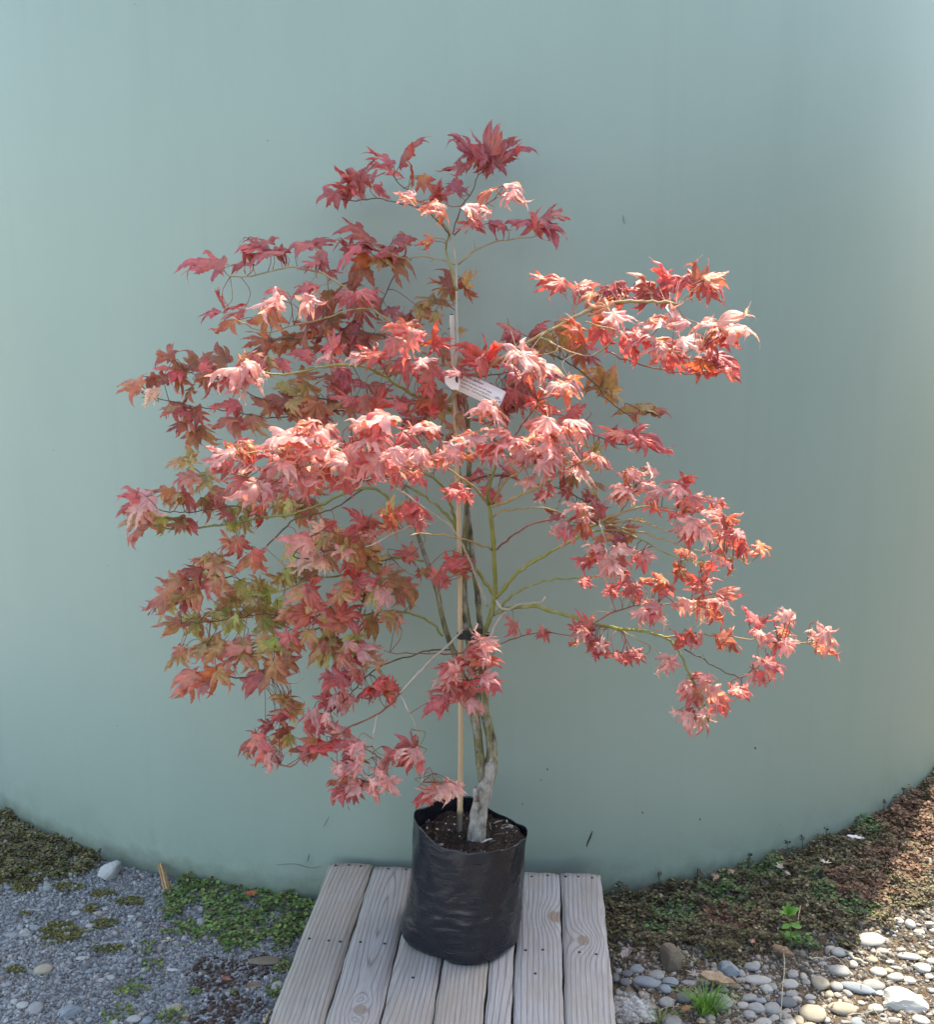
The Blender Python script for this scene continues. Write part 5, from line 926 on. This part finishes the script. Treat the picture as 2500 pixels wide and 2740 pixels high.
# wiry stalks sticking up along the tank foot
wir = MB()
for (zm, x, y, h_) in [(Z3, 1410, 350, 22), (Z3, 1230, 385, 16), (Z3, 1105, 420, 16), (Z3, 1020, 455, 28), (Z3, 325, 590, 40), (Z3, 820, 520, 18), (Z3, 1540, 240, 12), (Z1, 400, 410, 26), (Z1, 545, 470, 12), (Z3, 540, 590, 14), (Z3, 1660, 200, 10)]:
    p = gxy(zm, x, y + 14, .03); b0 = np.array([p[0], p[1], gz(*p)]);
    if in_tank(p[0], p[1]): b0[1] = TCY - math.sqrt(TR ** 2 - (p[0] - TCX) ** 2) - .01
    tp = b0 + [rng.normal() * .004, -.003, .045 + px2m(h_ * .489, 3)]
    wir.add(*tube(spline(np.array([b0, (b0 + tp) / 2 + [.002, 0, 0], tp]), 6), .0011, 5), (.06, .05, .04))
    for k in range(7):
        q = LV * .0045 @ np.array(Matrix.Rotation(random.uniform(0, 6), 3, Vector((random.random(), random.random(), .4)).normalized())); wir.add(q + tp + rng.normal(size=3) * .004, [tuple(f) for f in LF], (.08, .065, .045))
tag(wir.build('weed_stalks', WM, None, False), kind='stuff')
# dry straw and twiglets on the right
st = MB()
for k in range(520):
    X0, Y0 = random.uniform(.42, 1.55), random.uniform(2.1, 3.05)
    if in_tank(X0, Y0, .03) or in_pallet(X0, Y0, .01): continue
    e = np.interp(X0, edge_w[:, 0], edge_w[:, 1])
    if Y0 > e and random.random() < .8: continue
    a = random.uniform(0, 3.14); ln = random.uniform(.012, .05); z = gz(X0, Y0) + random.uniform(.002, .010)
    P = spline(np.array([[X0, Y0, z], [X0 + math.cos(a) * ln * .5, Y0 + math.sin(a) * ln * .5 + rng.normal() * .003, z + .003], [X0 + math.cos(a) * ln, Y0 + math.sin(a) * ln, z + rng.normal() * .002]]), 5)
    st.add(*tube(P, random.uniform(.0004, .0012), 4), np.array(random.choice([(.42, .33, .22), (.3, .22, .14), (.5, .43, .33), (.16, .11, .08)])) * random.uniform(.7, 1.2))
tag(st.build('dry_straw', vcol('dry_straw', .8, 200, .2, 0), None, False), kind='stuff')

# ------------------------------------------------------------------ stones
def stone_mat(name, c, sp=.25):
    t = NT(name); v = t.obj(); n = t.noise(v, 1.6, 5, .6); f = t.noise(v, 9, 6, .7)
    col = t.mix(n, tuple(x * .8 for x in c), tuple(min(1, x * 1.15) for x in c)); col = t.mix(t.ramp(f, [(.55, 0.0), (.8, sp)]), col, (.12, .11, .1))
    t.p(Base_Color=col, Roughness=.85, Specular_IOR_Level=.3); t.bump(t.math('ADD', n, f), .25, .05); return t.m
SM = {'g': stone_mat('grey_stone', (.30, .30, .295)), 'b': stone_mat('blue_grey_stone', (.25, .28, .31)), 'd': stone_mat('dark_stone', (.15, .155, .165)), 'w': stone_mat('white_stone', (.50, .50, .475), .2),
      'l': stone_mat('light_stone', (.40, .39, .365)), 't': stone_mat('tan_stone', (.38, .33, .255)), 'n': stone_mat('brown_stone', (.22, .175, .13)), 'e': stone_mat('green_grey_stone', (.27, .29, .26))}
RND = [stone(200 + s, 3, 0, .35) for s in range(7)]; ANG = [stone(300 + s, 3, .95, .25) for s in range(5)]
SME = {}
def put_stone(zm, x, y, rx, ry, rot, mk, ang, name, label, cat, group=None, flat=.75, i=0):
    c = gxy(zm, x, y + ry * .35, .01); sx_ = px2m(rx * zm[2], 2.65) * 1.2; dep = px2m(ry * zm[2], 2.65) * 1.1
    # photo height of a stone seen ~30 deg from above mixes its depth and its height
    sy_ = dep * 1.35; sz_ = min(dep, sx_) * flat
    key = ('a' if ang else 'r', i % (5 if ang else 7), mk)
    if key not in SME:
        V, F = (ANG if ang else RND)[key[1]]; me = mesh(name, V, F); me.materials.append(SM[mk]); me.polygons.foreach_set('use_smooth', [not ang] * len(me.polygons)); SME[key] = me
    o = bpy.data.objects.new(name, SME[key]); COL.objects.link(o)
    if in_tank(c[0], c[1], sy_): c = np.array([c[0], TCY - math.sqrt((TR + sy_) ** 2 - (c[0] - TCX) ** 2)])
    o.location = (c[0], c[1], gz(*c) + sz_ * .38); o.scale = (sx_, sy_, sz_); o.rotation_euler = (random.uniform(-.1, .1), random.uniform(-.1, .1), rad(rot))
    return tag(o, label, cat, group)
PL = 'rounded river pebble lying in the loose pebble bed right of the pallet'
GR = 'river pebbles beside the pallet'
R_ = [(405, 1165, 45, 30, 0, 'b'), (370, 1200, 32, 28, 0, 'b'), (260, 1165, 70, 35, -15, 'b'), (320, 1120, 42, 32, 0, 'g'), (215, 1090, 38, 28, 0, 'b'), (160, 1115, 30, 22, 0, 'd'), (100, 1130, 22, 30, 0, 'd'), (115, 1100, 18, 15, 0, 'g'), (670, 1140, 32, 26, 0, 'b'),
      (840, 1075, 42, 30, -20, 'g'), (865, 1060, 25, 20, 0, 'l'), (790, 1115, 20, 25, 0, 'g'), (640, 1100, 20, 18, 0, 'g'), (1070, 1110, 32, 25, 20, 'g'), (1060, 1165, 48, 27, 0, 'l'), (880, 1145, 70, 28, 0, 'l'), (1220, 1160, 45, 40, 30, 't'), (1320, 1090, 55, 33, -20, 'g'),
      (1325, 1000, 42, 28, -10, 'l'), (1275, 980, 28, 18, 0, 'l'), (1320, 940, 35, 22, 0, 'g'), (1545, 1100, 45, 27, -20, 'l'), (1430, 1180, 85, 30, -25, 'b'), (1505, 1170, 60, 33, 0, 'g'), (1630, 1120, 42, 25, 0, 'l'), (1710, 1140, 30, 22, -20, 'w'), (1780, 1085, 42, 30, 0, 'w'),
      (1710, 870, 30, 30, 0, 'l'), (1650, 860, 30, 22, 0, 'w'), (1760, 910, 30, 18, 0, 'w'), (1520, 1285, 40, 28, 0, 'l'), (955, 1290, 42, 32, 0, 'g'), (870, 1290, 45, 28, -15, 'g'), (830, 1325, 32, 27, 0, 'g'), (910, 1365, 45, 27, 0, 'l'), (880, 1395, 50, 20, 0, 'g'), (1040, 1262, 50, 32, 0, 'd'),
      (1060, 1220, 33, 22, 0, 'g'), (1050, 1365, 32, 25, -20, 'l'), (1165, 1390, 45, 25, 0, 't'), (1400, 1395, 55, 22, 0, 'w'), (1430, 1350, 42, 25, 0, 'b'), (1780, 1350, 45, 25, -10, 'l'), (800, 1275, 30, 20, 0, 'l'), (830, 1240, 40, 24, 0, 'g'), (890, 1252, 30, 20, 0, 'b'), (930, 1195, 30, 24, 0, 'l'),
      (960, 1178, 22, 28, 0, 'g'), (380, 1270, 40, 30, -20, 'g'), (480, 1250, 45, 33, 0, 'd'), (410, 1370, 48, 42, 0, 'g'), (1400, 1062, 22, 24, 0, 'l'), (1500, 1040, 30, 20, -20, 't'), (1560, 1000, 35, 20, 0, 'g'), (1450, 1010, 20, 14, 0, 'g'), (1130, 1125, 18, 22, 0, 'l'), (1150, 1155, 20, 18, 0, 'g'),
      (1310, 1170, 33, 28, 0, 'g'), (1370, 1205, 18, 26, 30, 'g'), (1270, 1210, 20, 18, 0, 't'), (1165, 1232, 28, 16, 0, 'l'), (1172, 1258, 20, 14, 0, 'g'), (1105, 1352, 26, 24, 0, 't'), (1560, 1212, 32, 14, 0, 'w'), (1640, 1080, 30, 11, -15, 'w'), (1700, 1030, 60, 22, -20, 'w'), (1830, 1050, 30, 18, 0, 'w'),
      (1780, 1012, 28, 15, 0, 't'), (1310, 1398, 24, 18, 0, 'w'), (1740, 1400, 40, 14, 0, 'l'), (1020, 1325, 26, 20, 0, 'g'), (975, 1335, 20, 16, 0, 'l'), (690, 1200, 25, 16, 0, 'g'), (750, 1180, 30, 18, 0, 'n'), (590, 1165, 24, 16, 0, 'g'), (500, 1165, 40, 22, 0, 'g'), (1100, 1300, 22, 14, 0, 'd'), (1450, 1255, 20, 12, 0, 'l'), (1255, 1345, 22, 18, 0, 'l'), (1610, 1340, 40, 12, -12, 'l'), (1090, 1245, 26, 16, 0, 'l'), (880, 1100, 18, 12, 0, 'g'), (150, 1160, 32, 26, 0, 'd'), (180, 1200, 30, 22, 0, 'n'), (300, 1290, 26, 22, 0, 'n'), (260, 1240, 24, 16, 0, 'n'), (1810, 870, 26, 14, 0, 'w'), (1835, 905, 22, 16, 0, 'l'), (1660, 995, 26, 12, 0, 'l'), (1600, 1050, 24, 12, 0, 'w'), (1510, 1000, 16, 12, 0, 'g'), (1820, 1130, 24, 16, 0, 'l'), (1830, 1190, 22, 14, 0, 'w'), (1600, 1150, 18, 12, 0, 'g'), (1230, 1060, 24, 14, 0, 'g'), (1170, 1105, 16, 12, 0, 'l')]
for i, (x, y, rx, ry, rot, mk) in enumerate(R_): put_stone(Z3, x, y, rx, ry, rot, mk, False, 'pebble', PL, 'pebble', GR, .72, i)
placed = [(x, y, rx) for x, y, rx, *_ in R_]; tries = 0; cnt = 0
while cnt < 190 and tries < 12000:
    tries += 1; x, y = random.uniform(70, 1960), random.uniform(850, 1480); e = np.interp(x, bl[:, 0], bl[:, 1])
    if y < e + 25 or (300 < x < 760 and y > 1200 and random.random() < .7): continue
    r = random.choice([8, 10, 12, 14, 18, 22]);
    if any((x - a) ** 2 + ((y - b_) * 1.4) ** 2 < ((r + c_) * .72) ** 2 for a, b_, c_ in placed): continue
    placed.append((x, y, r)); cnt += 1
    put_stone(Z3, x, y, r, r * random.uniform(.5, .75), random.uniform(-40, 40), random.choice('glbwltg' if x > 1100 else 'gbdgn'), False, 'pebble', PL, 'pebble', GR, .7, cnt)
for (x, y, rx, ry, rot, mk, ang, lb, nm, fl) in [
    (415, 1050, 60, 72, 20, 'n', True, 'brown angular rock standing at the edge of the weeds right of the pallet', 'rock', 1.3),
    (715, 1100, 55, 48, 0, 'b', True, 'blue grey angular stone among the pebbles near the grass tuft', 'rock', .9),
    (1505, 945, 85, 44, 5, 'l', False, 'large pale oval stone at the top edge of the sunlit pebbles', 'boulder', .7),
    (1680, 1245, 108, 74, -10, 'w', True, 'big white blocky stone at the bottom right of the pebbles', 'rock', .6),
    (1345, 1280, 72, 35, 0, 't', False, 'long tan pebble left of the big white blocky stone', 'pebble', .8),
    (1190, 1325, 68, 42, -10, 't', False, 'large rounded tan pebble near the bottom edge of the pebble bed', 'pebble', .8),
    (640, 1255, 85, 48, -15, 'e', False, 'broad green grey stone half hidden behind the grass tuft', 'boulder', .7)]:
    put_stone(Z3, x, y, rx, ry, rot, mk, ang, nm, lb, 'stone', None, fl, int(x))
GL = 'small smooth stone lying on the grey gravel left of the pallet'; GG = 'loose stones on the gravel'
for i, (x, y, rx, ry, rot, mk) in enumerate([(415, 765, 27, 18, 20, 'l'), (535, 770, 28, 14, 5, 't'), (575, 752, 20, 14, 20, 'l'), (490, 840, 28, 18, 0, 'l'), (485, 868, 22, 14, 20, 'b'), (195, 860, 38, 22, 0, 'b'), (60, 885, 40, 16, 0, 'g'), (215, 885, 22, 14, 0, 'g'), (450, 1025, 38, 14, 5, 'l'), (478, 1090, 25, 18, 0, 'b'), (522, 1074, 22, 14, 0, 'b'),
        (600, 1115, 25, 16, -10, 'l'), (550, 1128, 20, 15, 0, 'l'), (190, 1295, 45, 33, 40, 'g'), (120, 1285, 35, 20, -10, 'l'), (75, 1260, 22, 17, 0, 'l'), (725, 1345, 38, 22, -5, 'l'), (800, 1355, 28, 22, 40, 'b'), (1010, 1330, 30, 17, 0, 't'), (940, 1065, 30, 12, 0, 'w'), (1515, 1165, 38, 25, 0, 'l'), (770, 1320, 20, 11, 0, 't'), (715, 795, 22, 10, 0, 'w'),
        (1155, 672, 15, 14, 0, 'w'), (365, 885, 20, 16, 0, 'g'), (465, 897, 18, 10, 20, 'l'), (1430, 887, 25, 13, 0, 'l'), (1375, 822, 30, 11, 0, 'l'), (215, 1160, 26, 12, 15, 'l'), (375, 1048, 18, 11, 0, 'g'), (25, 640, 30, 14, 0, 'b'), (640, 855, 24, 11, 0, 'n'), (1515, 1050, 10, 9, 0, 'w'), (1465, 945, 14, 16, 0, 'g'), (30, 925, 34, 14, 10, 'b'), (485, 1350, 18, 14, 0, 'b'), (930, 1170, 20, 9, 0, 'b'), (130, 1178, 14, 8, 0, 'w'), (1495, 1250, 14, 14, 0, 'g'), (740, 1275, 20, 14, 0, 'g'), (470, 960, 16, 8, 0, 'l'), (320, 740, 14, 8, 0, 'w'), (220, 770, 10, 8, 0, 'w'), (80, 568, 10, 7, 0, 'w'), (15, 552, 12, 7, 0, 'w'), (1120, 705, 14, 10, 0, 'b')]):
    put_stone(Z1, x, y, rx, ry, rot, mk, False, 'stone', GL, 'stone', GG, .7, i)
for (x, y, rx, ry, rot, mk, ang, lb, fl) in [
    (598, 548, 62, 54, 10, 'w', True, 'pale angular rock resting against the foot of the tank', 1.35),
    (255, 630, 28, 26, 30, 'g', False, 'round grey stone just below the yellow moss', .8),
    (130, 890, 36, 28, 0, 'l', True, 'squarish cream stone in the small cluster at the left edge', .9),
    (237, 1080, 50, 32, 12, 't', False, 'smooth cream oval stone alone on the open gravel', .8),
    (375, 1305, 58, 40, 35, 'b', True, 'pale blue pointed stone at the bottom of the gravel', .7),
    (950, 1275, 42, 24, 18, 't', False, 'oval tan stone above the small green clump at the bottom', .8),
    (1445, 1020, 88, 33, -5, 'n', False, 'wide flat brown grey stone beside the pallet edge below the clover', .4),
    (760, 682, 42, 13, 5, 'g', False, 'thin flat grey stone below the wood splinter', .4)]:
    put_stone(Z1, x, y, rx, ry, rot, mk, ang, 'rock', lb, 'stone', None, fl, int(x))

# ------------------------------------------------------------------ single bits of litter
dm_ = vcol('dry_litter', .75, 120, .3, .3)
def twig(zm, pts, wpx, c, name, label, cat='twig', lift=.006):
    P = []
    for x, y in pts: p = gxy(zm, x, y, .01); P.append([p[0], p[1], gz(*p) + lift])
    n = 14; P = spline(np.array(P), n); P[:, 2] += .003 * np.sin(np.arange(n)); b = MB(); b.add(*tube(P, px2m(wpx * zm[2], 2.7) * .5 * np.linspace(1, .55, n), 7, rough=.1), c)
    return tag(b.build(name, dm_, None, True), label, cat)
b = MB(); p0, p1 = gxy(Z1, 895, 572), gxy(Z1, 917, 702); d = p1 - p0; L_ = np.linalg.norm(d); d /= L_; s_ = np.array([-d[1], d[0]])
p0 = np.array([p0[0], TCY - math.sqrt((TR + .012) ** 2 - (p0[0] - TCX) ** 2)])
for off, z0, z1, c in [(-.006, .045, .004, (.36, .21, .10)), (0.0, .048, .006, (.44, .29, .15)), (.006, .044, .004, (.33, .19, .09))]:
    A = np.r_[p0 + s_ * off, gz(*p0) + z0]; B_ = np.r_[p1 + s_ * off * 1.3, gz(*p1) + z1]
    vs_, fs = tube(spline(np.array([A, (A + B_) / 2 + [0, 0, .002], B_]), 10), [.003, .004, .0042, .0042, .004, .0042, .0043, .0041, .0038, .002], 6, rough=.15); b.add(vs_, fs, c)
tag(b.build('wood_splinter', dm_, None, False), 'split orange brown piece of wood leaning on the tank foot', 'wood chip')
twig(Z1, [(0, 408), (60, 395), (120, 370), (150, 362)], 9, (.42, .34, .25), 'twig', 'longer pale twig on the brown moss at the left edge')
twig(Z1, [(0, 442), (40, 430), (80, 412)], 16, (.32, .26, .21), 'twig', 'thick grey twig under the longer one at the left edge')
twig(Z1, [(35, 390), (50, 350), (75, 335)], 6, (.3, .24, .17), 'twig', 'short bent twig above the longer pale one at the left edge')
twig(Z1, [(400, 440), (440, 490), (497, 562)], 7, (.55, .48, .34), 'straw_stem', 'dry straw stem slanting towards the pale rock by the tank', 'straw')
twig(Z1, [(890, 935), (920, 922), (950, 915)], 12, (.55, .45, .3), 'wood_chip', 'narrow tan wood chip on the gravel below the clover', 'wood chip')
twig(Z1, [(312, 1340), (340, 1290), (365, 1250)], 10, (.45, .42, .38), 'stick', 'short grey stick beside the pale blue pointed stone', 'stick')
twig(Z1, [(625, 1352), (650, 1375), (690, 1390)], 10, (.55, .46, .34), 'stick', 'bent tan stick among weeds at the bottom edge', 'stick')
twig(Z1, [(725, 1000), (745, 965), (750, 955)], 9, (.12, .09, .06), 'twig', 'stubby dark twig lying among weeds on the gravel')
twig(Z1, [(1447, 1395), (1460, 1360), (1475, 1325)], 18, (.58, .42, .2), 'wood_chip', 'yellow wood chip against the left pallet edge', 'wood chip')
twig(Z3, [(1170, 1052), (1230, 1040), (1290, 1035), (1340, 1060), (1362, 1090)], 9, (.5, .4, .28), 'twig', 'arched tan twig over the pebbles below the green seedling')
twig(Z3, [(1370, 1022), (1420, 1050), (1480, 1070)], 20, (.5, .45, .38), 'stick', 'thick pale stick lying across the pebbles', 'stick')
twig(Z3, [(1012, 1040), (1022, 1120), (1012, 1230), (1005, 1330), (1000, 1400)], 6, (.5, .42, .3), 'grass_stalk', 'long thin dry stalk running down over the pebbles', 'grass stalk', .03)
twig(Z3, [(1108, 815), (1100, 850), (1094, 885)], 8, (.5, .38, .25), 'stalk', 'short dry stalk beside the green seedling', 'stalk', .03)
twig(Z3, [(1370, 1335), (1440, 1318), (1530, 1310), (1600, 1290)], 12, (.30, .25, .2), 'twig', 'dark twig lying below the long tan pebble')
twig(Z3, [(780, 882), (820, 885), (855, 884)], 5, (.45, .36, .2), 'straw_stem', 'thin yellow straw lying on the brown ground cover', 'straw', .035)
twig(Z3, [(440, 1200), (500, 1195), (560, 1205)], 10, (.3, .2, .12), 'twig', 'brown twig lying on the pebbles above the grass tuft')
# dead leaves: curled maple or broad leaves lying about
def dead_leaf(zm, x, y, rx, rot, c, name, label, shape=None, lift=.012, curl=.4):
    p = gxy(zm, x, y, .02); s = px2m(rx * zm[2], 2.7); r = np.random.default_rng(int(x)); z = gz(*p) + lift
    if shape == 'maple':
        V, F, A = leaf_shape(int(x), .5, .5, 1.2); V = V * s * 1.1; F = F
    else:
        nu_, nv__ = 13, 7; V = []
        for i in range(nu_):
            u = i / (nu_ - 1); w_ = .48 * math.sin(math.pi * u ** .85) ** .8 * (1 + .06 * math.sin(i * 2.2))
            for j in range(nv__): e = j / (nv__ - 1) * 2 - 1; V.append((2 * u - 1, e * w_, curl * (e * e * w_ * 1.3 + .35 * (2 * u - 1) ** 2) + .05 * math.sin(i * 1.3 + j)))
        V = np.array(V) * s; F = np.array([(i * nv__ + j, i * nv__ + j + 1, (i + 1) * nv__ + j + 1, (i + 1) * nv__ + j) for i in range(nu_ - 1) for j in range(nv__ - 1)])
    R = np.array(Matrix.Rotation(rad(rot), 3, 'Z') @ Matrix.Rotation(r.normal() * .3 + .25, 3, 'X')); V = V @ R.T + [p[0], p[1], z]
    b = MB(); b.add(V, [tuple(f) for f in F], c); o = b.build(name, dm_, None, True); m = o.modifiers.new('thick', 'SOLIDIFY'); m.thickness = .0006
    return tag(o, label, 'dead leaf')
dead_leaf(Z1, 892, 848, 27, 100, (.30, .03, .04), 'fallen_leaf', 'dark red maple leaf fallen on the gravel', 'maple', .006)
dead_leaf(Z1, 1375, 710, 42, 10, (.42, .12, .05), 'fallen_leaf', 'orange red leaf lying on the clover patch', None, .034)
dead_leaf(Z1, 1235, 1115, 36, -15, (.30, .12, .085), 'fallen_leaf', 'reddish leaf lying on the dark soil patch', None, .008)
dead_leaf(Z1, 1385, 1160, 42, 15, (.26, .17, .11), 'fallen_leaf', 'dull brown leaf right of the reddish one on dark soil', None, .006)
dead_leaf(Z1, 1355, 893, 14, 0, (.5, .2, .06), 'fallen_leaf', 'tiny orange leaf scrap on the clover', None, .03)
dead_leaf(Z3, 655, 1178, 100, -22, (.46, .33, .22), 'dead_leaf', 'long curled tan leaf on the pebbles above the grass tuft', None, .02, .6)
dead_leaf(Z3, 1010, 1030, 72, -40, (.34, .22, .14), 'dead_leaf', 'pointed brown leaf at the lower edge of the ground cover', None, .02, .8)
dead_leaf(Z3, 1240, 615, 58, -10, (.56, .47, .37), 'dead_leaf', 'crumpled pale leaf lying on the brown ground cover', 'maple', .055)
dead_leaf(Z3, 990, 628, 45, -20, (.5, .4, .32), 'dead_leaf', 'beige curled leaf left of the crumpled pale one', 'maple', .055)
dead_leaf(Z3, 1040, 660, 40, 20, (.42, .32, .26), 'dead_leaf', 'dull pinkish leaf just under the beige curled one', 'maple', .05)
dead_leaf(Z3, 740, 640, 42, 70, (.42, .28, .19), 'dead_leaf', 'dry tan leaf clump right at the foot of the tank', 'maple', .05)
dead_leaf(Z3, 650, 660, 50, 30, (.36, .23, .16), 'dead_leaf', 'brown leaf clump left of the dry tan one at the tank foot', 'maple', .05)
dead_leaf(Z3, 848, 970, 26, 60, (.42, .2, .17), 'dead_leaf', 'small pink leaf near the lower edge of the ground cover', None, .025, .5)
dead_leaf(Z3, 530, 1140, 62, 10, (.34, .29, .25), 'dead_leaf', 'large grey brown leaf right of the brown angular rock', 'maple', .02)
dead_leaf(Z3, 160, 1050, 60, 60, (.3, .26, .25), 'dead_leaf', 'grey withered leaf next to the right pallet edge', None, .03, .7)
dead_leaf(Z3, 570, 1375, 40, 0, (.45, .33, .22), 'dead_leaf', 'light brown leaf under the grass tuft at the bottom', 'maple', .015)
dead_leaf(Z3, 485, 1320, 30, 20, (.5, .2, .09), 'dead_leaf', 'orange leaf at the left of the grass tuft', None, .02)
dead_leaf(Z3, 1405, 475, 60, -18, (.72, .7, .74), 'paper_scrap', 'torn white scrap on the ground cover near the tank', None, .05, .2)['category'] = 'litter'
# crumpled clear plastic bag by the pallet
t = NT('clear_plastic'); v = t.obj(); t.p(Base_Color=(.9, .92, .95), Roughness=.10, Specular_IOR_Level=.9)
t.bump(t.noise(v, 55, 3, dist=1.5), .6, .006)
tb = t.n('BsdfTransparent'); ms = t.n('MixShader', {0: t.math('MULTIPLY_ADD', t.n('LayerWeight', {'Blend': .35}).outputs[1], -.6, .93), 1: t.b.outputs[0], 2: tb.outputs[0]}); t.set(t.out.inputs[0], ms.outputs[0])
pv = gxy(Z3, 165, 1365, .0); b = MB()
for lay in range(3):
    nu_, nv__ = 26, 26; V = []
    for i in range(nu_):
        for j in range(nv__): V.append((i / 12.5 - 1, j / 12.5 - 1, 0))
    V = np.array(V); sq = np.maximum(np.abs(V[:, 0]), np.abs(V[:, 1])); V[:, :2] *= (sq / (np.hypot(V[:, 0], V[:, 1]) + 1e-9))[:, None] ** .9; rr_ = np.hypot(V[:, 0], V[:, 1]); V[:, :2] *= (.05 * (1 + .28 * vnoise(V[:, :2] * .6, 90 + lay)))[:, None]
    V[:, 2] = .006 + .011 * lay * np.clip(1 - rr_ * .7, 0, 1) + .012 * np.abs(vnoise(V[:, :2] * 18, 91 + lay)) + .005 * np.abs(vnoise(V[:, :2] * 45, 95 + lay))
    V += [pv[0] + .006 + .006 * lay, pv[1] + .004 * lay, gz(*pv) + .004]
    b.add(V, [(i * nv__ + j, i * nv__ + j + 1, (i + 1) * nv__ + j + 1, (i + 1) * nv__ + j) for i in range(nu_ - 1) for j in range(nv__ - 1)])
tag(b.build('plastic_bag', t.m, None, False), 'crumpled clear plastic bag on the ground against the right pallet edge', 'plastic bag')
# green seedling
gm = weedmat('seedling_leaf', .45); c0 = gxy(Z3, 1045, 1000, .0); z0 = gz(*c0)
sd = empty('seedling', (c0[0], c0[1], z0), label='bright green leafy seedling growing out of the brown ground cover', cat='seedling')
tp = np.array([c0[0] - .006, c0[1], z0 + .105]); st_ = spline(np.array([[c0[0], c0[1], z0], [c0[0] + .003, c0[1], z0 + .05], tp]), 10)
b = MB(); b.add(*tube(st_, np.linspace(.0022, .001, 10), 6), (.16, .26, .06)); b.build('stem', gm, sd)
def blade(b, base, tip, wid, c, fold=.3):
    d = tip - base; s = np.cross(d, [0, -.6, .8]); s /= np.linalg.norm(s) + 1e-9; n_ = np.cross(s, d); n_ /= np.linalg.norm(n_); V = []; k = 8
    for i in range(k + 1):
        u = i / k; w_ = wid * math.sin(math.pi * min(1, u * .93 + .05)) ** .8; p = base + d * u - n_ * .12 * np.linalg.norm(d) * math.sin(math.pi * u) * -1
        for e in (-1, 0, 1): V.append(p + s * w_ * e + n_ * fold * w_ * abs(e))
    b.add(V, [(i * 3 + j, i * 3 + j + 1, i * 3 + 4 + j, i * 3 + 3 + j) for i in range(k) for j in (0, 1)], c)
for (dx, dz, wd) in [(-.006, .034, .008), (.022, .020, .010), (-.026, .006, .006), (.018, .002, .008), (-.016, .016, .007), (.030, -.014, .009), (-.022, -.02, .007), (.018, -.034, .010), (-.014, -.045, .008), (.008, .03, .005)]:
    b = MB(); base = st_[9] if dz > -.01 else st_[6] if dz > -.03 else st_[4]; blade(b, base, base + np.array([dx * 1.1, random.uniform(-.02, .006), max(dz, -.012) * 1.0 + .004]), wd, np.array((.15, .33, .06)) * random.uniform(.8, 1.25)); b.build('leaf', gm, sd)
# grass tufts
def tuft(x, y, n, hgt, spread, c, label):
    c0 = gxy(Z3, x, y, 0); z0 = gz(*c0); b = MB()
    for k in range(n):
        a = random.uniform(0, 6.283); r = random.uniform(.0, .012); ba = np.array([c0[0] + r * math.cos(a) * 2.2, c0[1] + r * math.sin(a), z0]); ln = hgt * random.uniform(.5, 1.1); le = spread * random.uniform(.25, 1.1)
        tip = ba + np.array([math.cos(a) * le, math.sin(a) * le * .8, ln * random.uniform(.4, 1)]); mid = (ba + tip) / 2 + [0, 0, ln * .28]; P = spline(np.array([ba, mid, tip]), 8); s = np.array([-math.sin(a), math.cos(a), 0]); V = []
        for i in range(8):
            w_ = .0016 * (1 - (i / 7) ** 1.6) + .0001; V += [P[i] - s * w_, P[i] + [0, 0, -.0006], P[i] + s * w_]
        b.add(V, [(i * 3 + j, i * 3 + j + 1, i * 3 + 4 + j, i * 3 + 3 + j) for i in range(7) for j in (0, 1)], np.array(c) * random.uniform(.7, 1.3))
    tag(b.build('grass_tuft', gm, None, True), label, 'grass tuft')
tuft(595, 1345, 120, .085, .085, (.17, .34, .06), 'bright green grass tuft among the pebbles beside the pallet')
tuft(350, 1400, 26, .06, .06, (.2, .28, .08), 'thin sparse grass tuft at the bottom next to the plastic bag')
